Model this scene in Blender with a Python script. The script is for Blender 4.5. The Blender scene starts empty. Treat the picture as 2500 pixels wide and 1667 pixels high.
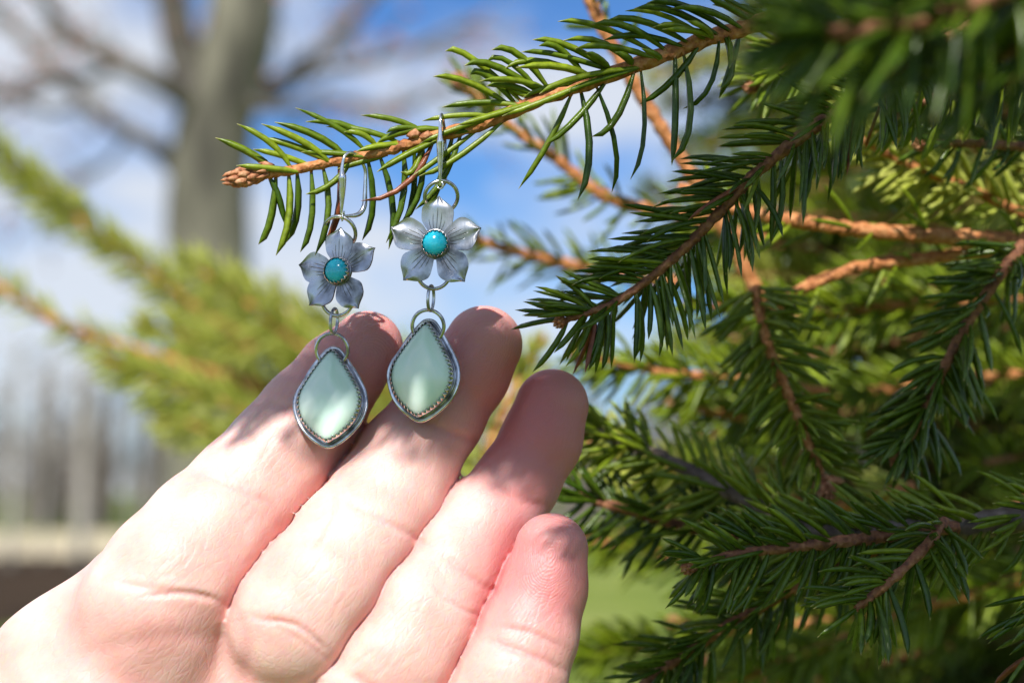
import bpy, math, random
import numpy as np
from mathutils import Vector

# ------------------------------------------------------------------ camera, sky, sun, exposure
scene = bpy.context.scene
COL = scene.collection
TILT = math.radians(5.0)
CAMPOS = np.array([0.0, 0.0, 1.5])
RIGHT = np.array([1.0, 0, 0]); FWD = np.array([0, math.cos(TILT), math.sin(TILT)]); UP = np.array([0, -math.sin(TILT), math.cos(TILT)])
D0 = 316.667            # focus distance, mm
cam = bpy.data.cameras.new('camera'); camo = bpy.data.objects.new('camera', cam); COL.objects.link(camo)
camo.location = CAMPOS; camo.rotation_euler = (math.pi/2 + TILT, 0, 0)
cam.lens = 60; cam.sensor_width = 36; cam.clip_start = 0.01; cam.clip_end = 2000
cam.dof.use_dof = True; cam.dof.focus_distance = D0/1000; cam.dof.aperture_fstop = 10.5
scene.camera = camo

SUN_EL, SUN_AZ = math.radians(42), math.radians(-14)     # azimuth measured from straight behind the camera, negative = to the left
SUNDIR = np.array([math.sin(SUN_AZ)*math.cos(SUN_EL), -math.cos(SUN_AZ)*math.cos(SUN_EL), math.sin(SUN_EL)])
sun = bpy.data.lights.new('sun', 'SUN'); suno = bpy.data.objects.new('sun', sun); COL.objects.link(suno)
sun.energy = 5.0; sun.angle = math.radians(0.53); sun.color = (1.0, 0.965, 0.91)
suno.rotation_euler = Vector(SUNDIR).to_track_quat('Z', 'Y').to_euler()
suno.location = (0, 0, 5)

world = bpy.data.worlds.new('World'); scene.world = world; world.use_nodes = True
wt = world.node_tree; wt.nodes.clear()
def N(t, typ, **kw):
    n = t.nodes.new(typ)
    for k, v in kw.items():
        if k in ('loc',): continue
        setattr(n, k, v)
    return n
wo = N(wt, 'ShaderNodeOutputWorld'); bg = N(wt, 'ShaderNodeBackground')
sky = N(wt, 'ShaderNodeTexSky'); sky.sky_type = 'NISHITA'; sky.sun_disc = False
sky.sun_elevation = SUN_EL; sky.sun_rotation = math.pi - SUN_AZ; sky.altitude = 300; sky.air_density = 1.0; sky.dust_density = 0.4; sky.ozone_density = 3.0
bg.inputs["Strength"].default_value = 0.09
tc = N(wt, 'ShaderNodeTexCoord'); mp = N(wt, 'ShaderNodeMapping')
mp.inputs['Scale'].default_value = (1.0, 1.0, 2.2); mp.inputs['Location'].default_value = (0.35, 0.0, 0.42)
nz = N(wt, 'ShaderNodeTexNoise'); nz.inputs['Scale'].default_value = 5.0; nz.inputs['Detail'].default_value = 6; nz.inputs['Roughness'].default_value = 0.5
rp = N(wt, 'ShaderNodeValToRGB'); rp.color_ramp.elements[0].position = 0.41; rp.color_ramp.elements[1].position = 0.58
mul = N(wt, 'ShaderNodeMath', operation='MULTIPLY'); mul.inputs[1].default_value = 0.88
tint = N(wt, 'ShaderNodeMix', data_type='RGBA', blend_type='MULTIPLY'); tint.inputs[0].default_value = 1.0; tint.inputs[7].default_value = (0.42, 0.68, 1.0, 1)
mx = N(wt, 'ShaderNodeMix', data_type='RGBA'); mx.inputs[7].default_value = (6.3, 6.6, 7.1, 1)
L = wt.links.new
L(tc.outputs['Generated'], mp.inputs[0]); L(mp.outputs[0], nz.inputs['Vector']); L(nz.outputs['Fac'], rp.inputs[0]); L(rp.outputs[0], mul.inputs[0])
L(mul.outputs[0], mx.inputs[0]); L(sky.outputs[0], tint.inputs[6]); L(tint.outputs[2], mx.inputs[6]); L(mx.outputs[2], bg.inputs['Color']); L(bg.outputs[0], wo.inputs[0])
scene.view_settings.view_transform = 'Standard'; scene.view_settings.look = 'None'
scene.view_settings.exposure = 0.48; scene.view_settings.gamma = 1
scene.cycles.max_bounces = 8; scene.cycles.transparent_max_bounces = 8
scene.cycles.sample_clamp_indirect = 6.0; scene.cycles.caustics_reflective = False; scene.cycles.caustics_refractive = False
scene.cycles.use_denoising = True

rng = np.random.default_rng(11); random.seed(5)

# ------------------------------------------------------------------ coordinates: photograph pixels at a real distance -> millimetres -> world
PX = 190.0/2500
def loc(sx, sy, dz=0.0):                  # photo pixels (2500 wide) -> local mm (right, up, depth from the focus distance)
    s = PX*(D0+dz)/D0
    return np.array([(sx-1250)*s, -(sy-833.5)*s, dz])
FK = 2500/2352
def F(x, y, dz=0.0): return loc(x*FK, y*FK, dz)
def A(x, y, dz=0.0): return loc(500+x/2.94, 250+y/2.94, dz)
def D(x, y, dz=0.0): return loc(1000+x/2.351, y/2.351, dz)
def Z2(x, y, dz=0.0): return loc(600+x/2.6133, 700+y/2.6133, dz)
def W(v):                                  # local mm -> world metres
    v = np.asarray(v, float)
    return CAMPOS + (v[..., 0:1]*RIGHT + v[..., 1:2]*UP + (v[..., 2:3]+D0)*FWD)/1000
SUNL = np.array([SUNDIR@RIGHT, SUNDIR@UP, SUNDIR@FWD])     # towards the sun, local
def toF(v):                                # local mm -> photo pixels in the 2352 wide count
    v = np.asarray(v, float); s = PX*(D0+v[..., 2])/D0
    return (v[..., 0]/s+1250)/FK, (-v[..., 1]/s+833.5)/FK

# ------------------------------------------------------------------ mesh helpers
def link(o, parent=None):
    COL.objects.link(o)
    if parent is not None: o.parent = parent
    return o
def thing(name, label, cat, at, group=None):
    o = bpy.data.objects.new(name, None); link(o); o.location = at; o.empty_display_size = 0.01
    o['label'] = label; o['category'] = cat
    if group: o['group'] = group
    return o
def quadmesh(name, V, Q, attrs=None, smooth=True, uv=None):
    me = bpy.data.meshes.new(name); V = np.asarray(V, np.float32); Q = np.asarray(Q, np.int32)
    n = len(Q); me.vertices.add(len(V)); me.vertices.foreach_set('co', V.ravel())
    me.loops.add(n*4); me.loops.foreach_set('vertex_index', Q.ravel())
    me.polygons.add(n); me.polygons.foreach_set('loop_start', np.arange(n, dtype=np.int32)*4)
    try: me.polygons.foreach_set('loop_total', np.full(n, 4, np.int32))
    except Exception: pass
    if smooth: me.polygons.foreach_set('use_smooth', np.ones(n, bool))
    me.update(calc_edges=True)
    for k, a in (attrs or {}).items():
        at = me.attributes.new(k, 'FLOAT', 'POINT'); at.data.foreach_set('value', np.asarray(a, np.float32))
    return me
def put(name, V, Q, m, parent=None, attrs=None, smooth=True, local=True, kind=None):
    """V in local mm; the object sits at its parent's base point"""
    P = W(V) if local else np.asarray(V, float)
    base = np.array(parent_base(parent)) if parent is not None else P.mean(0)
    me = quadmesh(name, P-base, Q, attrs, smooth); me.materials.append(m)
    o = bpy.data.objects.new(name, me); link(o, parent)
    if parent is None: o.location = base
    if kind: o['kind'] = kind
    return o
def parent_base(p):
    while p.parent is not None: p = p.parent
    return p.location
def catmull(P, n):
    P = np.asarray(P, float); Q = np.vstack([2*P[0]-P[1], P, 2*P[-1]-P[-2]]); m = len(P)-1
    u = np.linspace(0, m, n); i = np.minimum(u.astype(int), m-1); t = (u-i)[:, None]
    a, b, c, d = Q[i], Q[i+1], Q[i+2], Q[i+3]
    return 0.5*((2*b)+(-a+c)*t+(2*a-5*b+4*c-d)*t*t+(-a+3*b-3*c+d)*t**3)
def nrm(v): return v/np.maximum(np.linalg.norm(v, axis=-1, keepdims=True), 1e-9)
def tube(P, R, ns=8, closed=False, rough=0.0, cap=True):
    P = np.asarray(P, float); n = len(P); R = np.broadcast_to(R, (n,)).astype(float)
    if closed: T = nrm(np.roll(P, -1, 0)-np.roll(P, 1, 0))
    else: T = nrm(np.gradient(P, axis=0))
    ref = np.array([0.3, 0.2, 0.93]); u = np.cross(T[0], ref)
    if np.linalg.norm(u) < 0.1: u = np.cross(T[0], [1, 0, 0])
    u = u/np.linalg.norm(u); U = []
    for i in range(n):
        u = u-T[i]*(u@T[i]); u = u/np.linalg.norm(u); U.append(u)
    U = np.array(U)
    if closed:
        B = np.cross(T[0], U[0]); uu = U[-1]-T[0]*(U[-1]@T[0]); ang = math.atan2(uu@B, uu@U[0])
        th = -ang*np.arange(n)/n; Bn = np.cross(T, U); U = U*np.cos(th)[:, None]+Bn*np.sin(th)[:, None]
    Bn = np.cross(T, U); a = np.arange(ns)*2*math.pi/ns
    rr = R[:, None]*(1+rough*(rng.random((n, ns))-0.5)*2)
    V = P[:, None]+rr[..., None]*(U[:, None]*np.cos(a)[None, :, None]+Bn[:, None]*np.sin(a)[None, :, None])
    V = V.reshape(-1, 3); Q = []
    m = n if closed else n-1
    i = np.repeat(np.arange(m), ns); j = np.tile(np.arange(ns), m); j2 = (j+1) % ns; i2 = (i+1) % n
    Q = np.stack([i*ns+j, i*ns+j2, i2*ns+j2, i2*ns+j], 1)
    if cap and not closed:
        V = np.vstack([V, P[0], P[-1]]); c0, c1 = n*ns, n*ns+1; ex = []
        for k in range(0, ns, 2):
            ex.append([c0, (k+2) % ns, k+1, k]); ex.append([c1, (n-1)*ns+k, (n-1)*ns+k+1, (n-1)*ns+(k+2) % ns])
        Q = np.vstack([Q, ex])
    return V, Q
def merge(parts):
    Vs, Qs, o = [], [], 0
    for V, Q in parts: Vs.append(V); Qs.append(np.asarray(Q)+o); o += len(V)
    return np.vstack(Vs), np.vstack(Qs)

# ------------------------------------------------------------------ materials
def mat(name):
    m = bpy.data.materials.new(name); m.use_nodes = True; t = m.node_tree
    return m, t, t.nodes['Principled BSDF'], t.links.new
def ramp(t, stops):
    r = N(t, 'ShaderNodeValToRGB'); e = r.color_ramp.elements
    while len(e) < len(stops): e.new(0.5)
    for k, (p, c) in enumerate(stops): e[k].position = p; e[k].color = (*c, 1)
    return r
def simple_noise(name, c0, c1, scale, rough=0.8, bump=0.0, detail=6, lo=0.35, hi=0.65, dist=0.001, metallic=0, vec='Object', stretch=None):
    m, t, b, l = mat(name); tc = N(t, 'ShaderNodeTexCoord'); n = N(t, 'ShaderNodeTexNoise')
    n.inputs['Scale'].default_value = scale; n.inputs['Detail'].default_value = detail
    src = tc.outputs[vec]
    if stretch:
        mpn = N(t, 'ShaderNodeMapping'); mpn.inputs['Scale'].default_value = stretch; l(src, mpn.inputs[0]); src = mpn.outputs[0]
    r = ramp(t, [(lo, c0), (hi, c1)]); l(src, n.inputs['Vector']); l(n.outputs['Fac'], r.inputs[0]); l(r.outputs[0], b.inputs['Base Color'])
    b.inputs['Roughness'].default_value = rough; b.inputs['Metallic'].default_value = metallic
    if bump:
        bp = N(t, 'ShaderNodeBump'); bp.inputs['Strength'].default_value = bump; bp.inputs['Distance'].default_value = dist
        l(n.outputs['Fac'], bp.inputs['Height']); l(bp.outputs[0], b.inputs['Normal'])
    return m

def needle_mat(name, dark, light, tip, rough=0.38, trans=0.0):
    m, t, b, l = mat(name)
    at = N(t, 'ShaderNodeAttribute', attribute_name='t'); ar = N(t, 'ShaderNodeAttribute', attribute_name='rnd')
    r1 = ramp(t, [(0.0, dark), (1.0, light)]); l(ar.outputs['Fac'], r1.inputs[0])
    tc = N(t, 'ShaderNodeTexCoord'); n = N(t, 'ShaderNodeTexNoise'); n.inputs['Scale'].default_value = 900; n.inputs['Detail'].default_value = 3
    l(tc.outputs['Object'], n.inputs['Vector'])
    hs = N(t, 'ShaderNodeHueSaturation'); mr = N(t, 'ShaderNodeMapRange'); mr.inputs[1].default_value = 0.3; mr.inputs[2].default_value = 0.7; mr.inputs[3].default_value = 0.75; mr.inputs[4].default_value = 1.3
    l(n.outputs['Fac'], mr.inputs[0]); l(mr.outputs[0], hs.inputs['Value']); l(r1.outputs[0], hs.inputs['Color'])
    # brownish petiole, pale point
    r2 = ramp(t, [(0.0, (1, 1, 1)), (0.035, (0, 0, 0)), (0.93, (0, 0, 0)), (0.985, (1, 1, 1))]); l(at.outputs['Fac'], r2.inputs[0])
    r3 = ramp(t, [(0.0, (0.20, 0.07, 0.02)), (0.5, tip)]); l(at.outputs['Fac'], r3.inputs[0])
    mxn = N(t, 'ShaderNodeMix', data_type='RGBA'); l(r2.outputs[0], mxn.inputs[0]); l(hs.outputs[0], mxn.inputs[6]); l(r3.outputs[0], mxn.inputs[7])
    l(mxn.outputs[2], b.inputs['Base Color']); b.inputs['Roughness'].default_value = rough
    b.inputs['Specular IOR Level'].default_value = 0.42
    bp = N(t, 'ShaderNodeBump'); bp.inputs['Strength'].default_value = 0.35; bp.inputs['Distance'].default_value = 0.0001
    n2 = N(t, 'ShaderNodeTexNoise'); n2.inputs['Scale'].default_value = 3500; l(tc.outputs['Object'], n2.inputs['Vector'])
    l(n2.outputs['Fac'], bp.inputs['Height']); l(bp.outputs[0], b.inputs['Normal'])
    if trans:
        tr = N(t, 'ShaderNodeBsdfTranslucent'); l(mxn.outputs[2], tr.inputs['Color']); ms = N(t, 'ShaderNodeMixShader'); ms.inputs[0].default_value = trans
        out = t.nodes['Material Output']; l(b.outputs[0], ms.inputs[1]); l(tr.outputs[0], ms.inputs[2]); l(ms.outputs[0], out.inputs[0])
    return m
M_need = needle_mat('needle_green', (0.085, 0.140, 0.004), (0.210, 0.270, 0.012), (0.45, 0.42, 0.16), trans=0.12)
M_needshade = needle_mat('needle_shaded_green', (0.035, 0.075, 0.004), (0.095, 0.150, 0.010), (0.30, 0.26, 0.08), rough=0.27, trans=0.10)  # shaded copy of the needles: shade put into a darker base colour
M_needlit = needle_mat('needle_sunlit_green', (0.34, 0.39, 0.04), (0.52, 0.54, 0.12), (0.50, 0.45, 0.12), rough=0.5, trans=0.3)  # sunlit copy of the needles: sunlight put into a brighter, yellower colour
M_needr = needle_mat('needle_dead_brown', (0.17, 0.045, 0.018), (0.24, 0.075, 0.03), (0.30, 0.12, 0.05))
def bark_mat(name, c0, c1, c2, scale=700, bd=.0004):
    m, t, b, l = mat(name); tc = N(t, 'ShaderNodeTexCoord')
    n = N(t, 'ShaderNodeTexNoise'); n.inputs['Scale'].default_value = scale; n.inputs['Detail'].default_value = 5
    v = N(t, 'ShaderNodeTexVoronoi'); v.inputs['Scale'].default_value = scale*1.4
    l(tc.outputs['Object'], n.inputs['Vector']); l(tc.outputs['Object'], v.inputs['Vector'])
    r = ramp(t, [(0.3, c0), (0.5, c1), (0.72, c2)]); l(n.outputs['Fac'], r.inputs[0]); l(r.outputs[0], b.inputs['Base Color'])
    b.inputs['Roughness'].default_value = 0.7
    ad = N(t, 'ShaderNodeMath', operation='ADD'); l(n.outputs['Fac'], ad.inputs[0]); l(v.outputs['Distance'], ad.inputs[1])
    bp = N(t, 'ShaderNodeBump'); bp.inputs['Strength'].default_value = 0.9; bp.inputs['Distance'].default_value = bd; l(ad.outputs[0], bp.inputs['Height']); l(bp.outputs[0], b.inputs['Normal'])
    return m
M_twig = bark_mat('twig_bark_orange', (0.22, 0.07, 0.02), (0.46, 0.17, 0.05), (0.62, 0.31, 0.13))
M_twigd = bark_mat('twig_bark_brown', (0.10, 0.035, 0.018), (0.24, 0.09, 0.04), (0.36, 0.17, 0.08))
M_bough = bark_mat('bough_bark_grey', (0.05, 0.035, 0.028), (0.12, 0.085, 0.065), (0.22, 0.18, 0.15), 300)
M_bud = bark_mat('bud_scales', (0.20, 0.06, 0.028), (0.40, 0.16, 0.07), (0.58, 0.33, 0.18), 900, .00018)
M_trunk = simple_noise('bare_tree_bark', (0.035, 0.032, 0.024), (0.29, 0.275, 0.20), 3.0, 0.9, 0.6, dist=0.03, stretch=(1, 1, 0.25))
M_limb = simple_noise('bare_tree_limb_bark', (0.06, 0.052, 0.045), (0.17, 0.15, 0.125), 12.0, 0.9, 0.4, dist=0.02)
M_strunk = simple_noise('spruce_bark', (0.03, 0.02, 0.015), (0.10, 0.07, 0.05), 25.0, 0.95, 0.8, dist=0.01)
M_redbud = simple_noise('red_tree_buds', (0.35, 0.10, 0.06), (0.55, 0.22, 0.14), 30, 0.7)
M_wood = simple_noise('far_wood_bark', (0.07, 0.06, 0.05), (0.19, 0.165, 0.14), 2.0, 0.9)
M_pale = simple_noise('pale_trunk_bark', (0.24, 0.225, 0.19), (0.38, 0.36, 0.31), 3.0, 0.9)

# ------------------------------------------------------------------ setting: ground, path, soil, sky is the world
def sheet(name, x0, x1, y0, y1, z, m, nx=2, ny=2, amp=0.0):
    xs, ys = np.linspace(x0, x1, nx), np.linspace(y0, y1, ny); X, Y = np.meshgrid(xs, ys); Zz = z+amp*(rng.random(X.shape)-0.5)
    V = np.stack([X, Y, Zz], -1).reshape(-1, 3); i = np.arange(nx-1); Q = np.array([[j*nx+k, j*nx+k+1, (j+1)*nx+k+1, (j+1)*nx+k] for j in range(ny-1) for k in i])
    o = put(name, V, Q, m, None, local=False, smooth=False); o['kind'] = 'structure'; return o
def grass_mat():
    m, t, b, l = mat('lawn_grass'); tc = N(t, 'ShaderNodeTexCoord')
    n = N(t, 'ShaderNodeTexNoise'); n.inputs['Scale'].default_value = 0.28; n.inputs['Detail'].default_value = 8; n.inputs['Roughness'].default_value = 0.7
    b.inputs['Specular IOR Level'].default_value = 0.05
    r = ramp(t, [(0.42, (0.02, 0.05, 0.008)), (0.5, (0.12, 0.17, 0.025)), (0.60, (0.22, 0.25, 0.06)), (0.72, (0.30, 0.27, 0.17))])  # darkest tone puts tree-shadow patches into the lawn colour
    l(tc.outputs['Object'], n.inputs['Vector']); l(n.outputs['Fac'], r.inputs[0]); l(r.outputs[0], b.inputs['Base Color']); b.inputs['Roughness'].default_value = 0.9
    return m
M_lawn = grass_mat()
sheet('ground', -600, 600, -300, 900, 0.0, M_lawn, 13, 13)
M_path = simple_noise('pale_gravel', (0.42, 0.35, 0.23), (0.60, 0.52, 0.36), 1.5, 0.95)
M_soil = simple_noise('dark_soil', (0.02, 0.014, 0.009), (0.065, 0.042, 0.025), 1.2, 0.95)
for mm in (M_path, M_soil): mm.node_tree.nodes['Principled BSDF'].inputs['Specular IOR Level'].default_value = 0.05
sheet('path', -40, -2.2, 30, 62, 0.004, M_path, 3, 3)
sheet('road', 0.5, 60, 55, 90, 0.004, simple_noise('grey_road', (0.16, 0.15, 0.15), (0.24, 0.23, 0.22), 1.0, 0.95), 3, 3)
so = sheet('soil', -30, -5.5, 12, 40, 0.008, M_soil, 3, 3)

# ------------------------------------------------------------------ background trees
def limb(P, r0, r1, n=14, ns=8, rough=0.05):
    P = catmull(P, n); return tube(P, np.linspace(r0, r1, n), ns, rough=rough)
def cpt(fx, fy, d):                       # photo point at distance d metres
    return W(F(fx, fy, d*1000-D0))
def bare_tree():
    d = 10.0; px = PX/1000*FK*d*1000/D0
    base = cpt(500, 2000, d); base[2] = 0.0
    t = thing('bare_tree', 'large leafless grey tree with forked limbs behind the left earring, out of focus', 'tree', base)
    def q(*pts): return [cpt(x, y, d+dd) for x, y, dd in pts]
    tr = [limb([[base[0], base[1], -0.1]]+q((478, 1200, 0), (478, 900, 0), (480, 640, 0), (478, 480, 0), (490, 300, 0), (530, 150, 0), (560, 0, 0), (570, -400, .2)), 108*px, 78*px, 30, 14)]
    tr[0] = (tr[0][0], tr[0][1])
    V, Q = merge(tr); put('trunk', V, Q, M_trunk, t, local=False)
    limbs = [(q((470, 290, 0), (420, 120, -.1), (390, -30, -.2), (350, -300, -.3)), 50, 30), (q((445, 440, 0), (370, 345, .1), (290, 300, .2), (200, 235, .2), (90, 120, .4), (-40, -10, .5)), 28, 13),
             (q((470, 260, 0), (370, 190, -.3), (270, 140, -.4), (170, 90, -.4), (60, -60, -.6)), 34, 14), (q((570, 240, 0), (640, 200, .3), (720, 130, .5), (800, 50, .8), (900, -80, 1)), 30, 14),
             (q((570, 235, 0), (650, 250, -.3), (760, 230, -.4), (900, 250, -.6), (1020, 200, -.8)), 18, 7), (q((280, 140, -.4), (200, 180, -.2), (90, 190, 0), (-30, 240, .1)), 12, 6),
             (q((640, 200, .3), (760, 160, .2), (900, 130, 0), (1100, 40, 0)), 14, 6), (q((200, 235, .2), (120, 260, .1), (40, 230, 0), (-60, 200, 0)), 12, 6), (q((560, 60, 0), (620, -40, 0), (760, -120, 0)), 24, 12),
             (q((300, 300, .2), (240, 380, .3), (120, 430, .4), (0, 420, .4)), 9, 4)]
    for P, r0, r1 in limbs:
        V, Q = limb(P, r0*px, r1*px, 14, 8); put('limb', V, Q, M_limb, t, local=False)
    tw, bd = [], []
    for P, r0, r1 in limbs:
        C = catmull(P, 30)
        for k in range(18):
            p = C[rng.integers(8, 30)]; dr = nrm(C[min(29, 20)]-C[5])+rng.normal(0, .6, 3)*np.array([1, 1, .8]); dr = nrm(dr); ln = rng.uniform(.25, .7)
            e = p+dr*ln; tw.append(tube(catmull([p, p+dr*ln*.5+rng.normal(0, .04, 3), e], 6), np.linspace(.009, .003, 6), 4, cap=False))
            for _ in range(3):
                c = p+dr*ln*rng.uniform(.4, 1)+rng.normal(0, .02, 3); r = rng.uniform(.008, .02)
                bd.append(tube(np.array([c, c+dr*r, c+dr*2*r]), [r*.4, r, r*.3], 6))
    V, Q = merge(tw); o = put('twigs', V, Q, M_trunk, t, local=False); o['kind'] = 'stuff'
    V, Q = merge(bd); o = put('buds', V, Q, M_redbud, t, local=False); o['kind'] = 'stuff'
bare_tree()
def far_wood():
    parts = []
    for k in range(900):
        y = rng.uniform(62, 100); x = rng.uniform(-60, 75); h = rng.uniform(3.5, 7.0)*(y/70)
        if -9 < x < 4 and rng.random() < .3: continue
        b = np.array([x, y, 0]); r = rng.uniform(.06, .2)
        parts.append(tube(np.array([b, b+[rng.normal(0, .1), 0, h*.5], b+[rng.normal(0, .3), 0, h]]), [r, r*.7, r*.2], 5, cap=False))
        for j in range(14):
            z = h*rng.uniform(.15, .95); dr = nrm(np.array([rng.normal(0, 1), rng.normal(0, 1), rng.uniform(.2, 1.2)])); ln = h*.3*(1.2-z/h)
            p = b+[0, 0, z]; parts.append(tube(np.array([p, p+dr*ln*.5+[0, 0, .1], p+dr*ln]), [r*.5, r*.3, r*.1], 3, cap=False))
    V, Q = merge(parts); o = put('far_wood', V, Q, M_wood, None, local=False); o['kind'] = 'stuff'; o['label'] = 'leafless grey brown wood far behind the lawn'; o['category'] = 'wood'
far_wood()
for k, (fx, w) in enumerate([(25, 26), (185, 32), (95, 12), (300, 16), (1560, 20)]):
    d = 34+k; px = PX/1000*FK*d*1000/D0; p = cpt(fx, 1200, d); p[2] = 0
    t = thing('pale_tree', ['pale slender tree trunk at the far left edge of the wood', 'thickest pale slender tree trunk at the left above the gravel path', 'thinnest pale trunk between two thicker ones at the left',
              'pale trunk behind the yellow green spruce at the left', 'pale trunk far behind the needles right of the ring finger'][k], 'tree', p, 'pale trunks before the wood')
    V, Q = limb([p-[0, 0, .05], p+[.05, 0, 1.5], p+[.02, 0, 3.2], p+[.15, 0, 4.6]], w*px*.5, w*px*.2, 10, 8); put('trunk', V, Q, M_pale, t, local=False)
    br = []
    for j in range(14):
        q0 = p+[.05, 0, rng.uniform(1.6, 4.4)]; dr = nrm(np.array([rng.normal(0, 1), rng.normal(0, 1), 1.0])); br.append(tube(np.array([q0, q0+dr*.4, q0+dr*.9+[0, 0, .1]]), [.03, .02, .008], 4, cap=False))
    V, Q = merge(br); put('crown', V, Q, M_pale, t, local=False)

# ------------------------------------------------------------------ spruce branches
def needle_geo(base, tipv, bend, width, nr=6, ns=4):
    """base,tip: (N,3); bend (N,3) offset of the middle; width (N,)"""
    n = len(base); t = np.linspace(0, 1, nr)
    c = (base+tipv)/2+bend*2*0.5
    c = 2*(c)-(base+tipv)/2
    tt = t[None, :, None]
    P = (1-tt)**2*base[:, None]+2*(1-tt)*tt*c[:, None]+tt**2*tipv[:, None]
    T = nrm(np.gradient(P, axis=1)); ref = np.array([0.2, 0.35, 0.9]); U = nrm(np.cross(T, ref)); B = np.cross(T, U)
    prof = np.interp(t, [0, .05, .15, .5, .8, .93, 1], [.45, .6, .9, 1, .85, .55, .06])
    a = np.arange(ns)*2*math.pi/ns+rng.uniform(0, 2, (n, 1)); ca, sa = np.cos(a), np.sin(a)*0.8
    r = (width[:, None]*0.5*prof[None])
    V = P[:, :, None]+r[:, :, None, None]*(U[:, :, None]*ca[:, None, :, None]+B[:, :, None]*sa[:, None, :, None])
    k = np.arange(n)[:, None, None]*nr*ns; i = np.arange(nr-1)[None, :, None]*ns; j = np.arange(ns)[None, None]; j2 = (j+1) % ns
    Q = np.stack(np.broadcast_arrays(k+i+j, k+i+j2, k+i+ns+j2, k+i+ns+j), -1).reshape(-1, 4)
    ta = np.broadcast_to(t[None, :, None], (n, nr, ns)).ravel(); ra = np.repeat(rng.random(n), nr*ns)
    return V.reshape(-1, 3), Q, ta, ra
def spruce(stem, r0, r1, length=13.0, dens=1.6, theta=45, name='spruce_branch', label='', mn=None, mt=None, individual=False, bud=True,
           width=1.35, bare=0.0, droop=0.08, updown=None, group='spruce branches', extra=None, start=0.0, seed=None, nr=6, cull=None, tipspread=True, zflat=1.0, kind_cat='branch'):
    """stem: list of local mm points from the base to the tip"""
    mn = mn or M_needshade; mt = mt or M_twig; g = np.random.default_rng(seed if seed is not None else rng.integers(1 << 30))
    P = np.asarray(stem, float); L0 = np.linalg.norm(np.diff(P, axis=0), axis=1).sum(); n = int(max(12, L0/1.2)); C = catmull(P, n); rad = np.linspace(r0, r1, n)
    t = thing(name, label, kind_cat, W(C[0]), group)
    if extra:                                # seat every digitised needle on the stem's bark
        ee = []
        for (bb, mm, tt, mtl) in extra:
            k = np.argmin(((C-bb)**2).sum(1)); q = C[k]; v = bb-q; dd = np.linalg.norm(v); ee.append((q+v/max(dd, 1e-6)*rad[k]*.85, mm, tt, mtl))
        extra = ee
    Rr = rad*(1+0.10*np.sin(np.arange(n)*1.9)+g.normal(0, .05, n)); V, Q = tube(C, Rr, 10, rough=0.10); put('stem', V, Q, mt, t)
    T = nrm(np.gradient(C, axis=0))
    # pegs the needles sit on
    nn = int(L0*dens*(1-start)); u = start+(1-start)*np.sort(g.random(nn)); keep = g.random(nn) > bare; u = u[keep]; nn = len(u)
    idx = np.clip(u*(n-1), 0, n-1.001); i0 = idx.astype(int); fr = (idx-i0)[:, None]; C0 = C[i0]*(1-fr)+C[i0+1]*fr; T0 = T[i0]; R0 = rad[i0]
    side = nrm(np.cross(T0, np.array([0, 0, 1.0]))); side = np.where((side[:, 1:2] < 0), -side, side); front = nrm(np.cross(T0, side)); front = np.where(front[:, 2:3] > 0, -front, front)
    az = g.uniform(0, 2*math.pi, nn)
    if updown is not None: az = np.where(g.random(nn) < updown, g.normal(math.pi/2, .75, nn), g.normal(-math.pi/2, .75, nn))
    rd = side*np.sin(az)[:, None]+front*np.cos(az)[:, None]*zflat; rd = nrm(rd)
    th = np.radians(theta+g.normal(0, 8, nn)); th = np.where(u > .93, th*(1-(u-.93)/.07*.55), th) if tipspread else th
    down = np.clip(-rd[:, 1], 0, 1); th = th+down*np.radians(14)
    dr = T0*np.cos(th)[:, None]+rd*np.sin(th)[:, None]; ln = length*g.uniform(.78, 1.12, nn)*np.interp(u, [.75, .97, 1], [1, .74, .7])
    b = C0+rd*R0[:, None]*.75; tip = b+dr*ln[:, None]; tip[:, 1] -= droop*ln*g.uniform(.2, 1, nn)
    bend = (rd*0.045+T0*-.012)*ln[:, None]*g.uniform(.2, 1.5, nn)[:, None]+g.normal(0, .02, (nn, 3))*ln[:, None]
    w = width*g.uniform(.85, 1.15, nn)
    if cull is not None:
        k = cull(b) & cull(tip); b, tip, bend, w = b[k], tip[k], bend[k], w[k]; nn = len(b)
    pk = min(nn, 260); pv = [tube(np.array([b[i]-dr_*0.2, b[i]+dr_*.5]), [.32, .18], 4) for i, dr_ in zip(range(pk), nrm(tip-b)[:pk])] if individual else []
    for (bb, mm, tt, mtl) in (extra or []):
        q = C[np.argmin(((C-bb)**2).sum(1))]; e = bb+nrm(mm-bb)*.55; pv.append(tube(np.array([q+(bb-q)*.6, bb, e]), [.5, .40, .22], 5))
    if pv:
        V, Q = merge(pv); put('pegs', V, Q, mt, t, kind='stuff')
    if extra:
        for (bb, mm, tt, mtl) in extra:
            V, Q, ta, ra = needle_geo(np.array([bb]), np.array([tt]), np.array([(mm-(bb+tt)/2)]), np.array([width*g.uniform(.95, 1.1)]), 6)
            put('needle', V, Q, mtl, t, attrs={'t': ta, 'rnd': ra})
    if individual:
        cap = 300-(len(extra) if extra else 0)
        for i in range(min(nn, cap)):
            V, Q, ta, ra = needle_geo(b[i:i+1], tip[i:i+1], bend[i:i+1], w[i:i+1], 6); put('needle', V, Q, M_needr if g.random() < .02 else (M_need if g.random() < .12 else mn), t, attrs={'t': ta, 'rnd': ra})
        b, tip, bend, w = b[cap:], tip[cap:], bend[cap:], w[cap:]
    if len(b):
        V, Q, ta, ra = needle_geo(b, tip, bend, w, nr); put('needles', V, Q, mn, t, attrs={'t': ta, 'rnd': ra}, kind='stuff')
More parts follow.
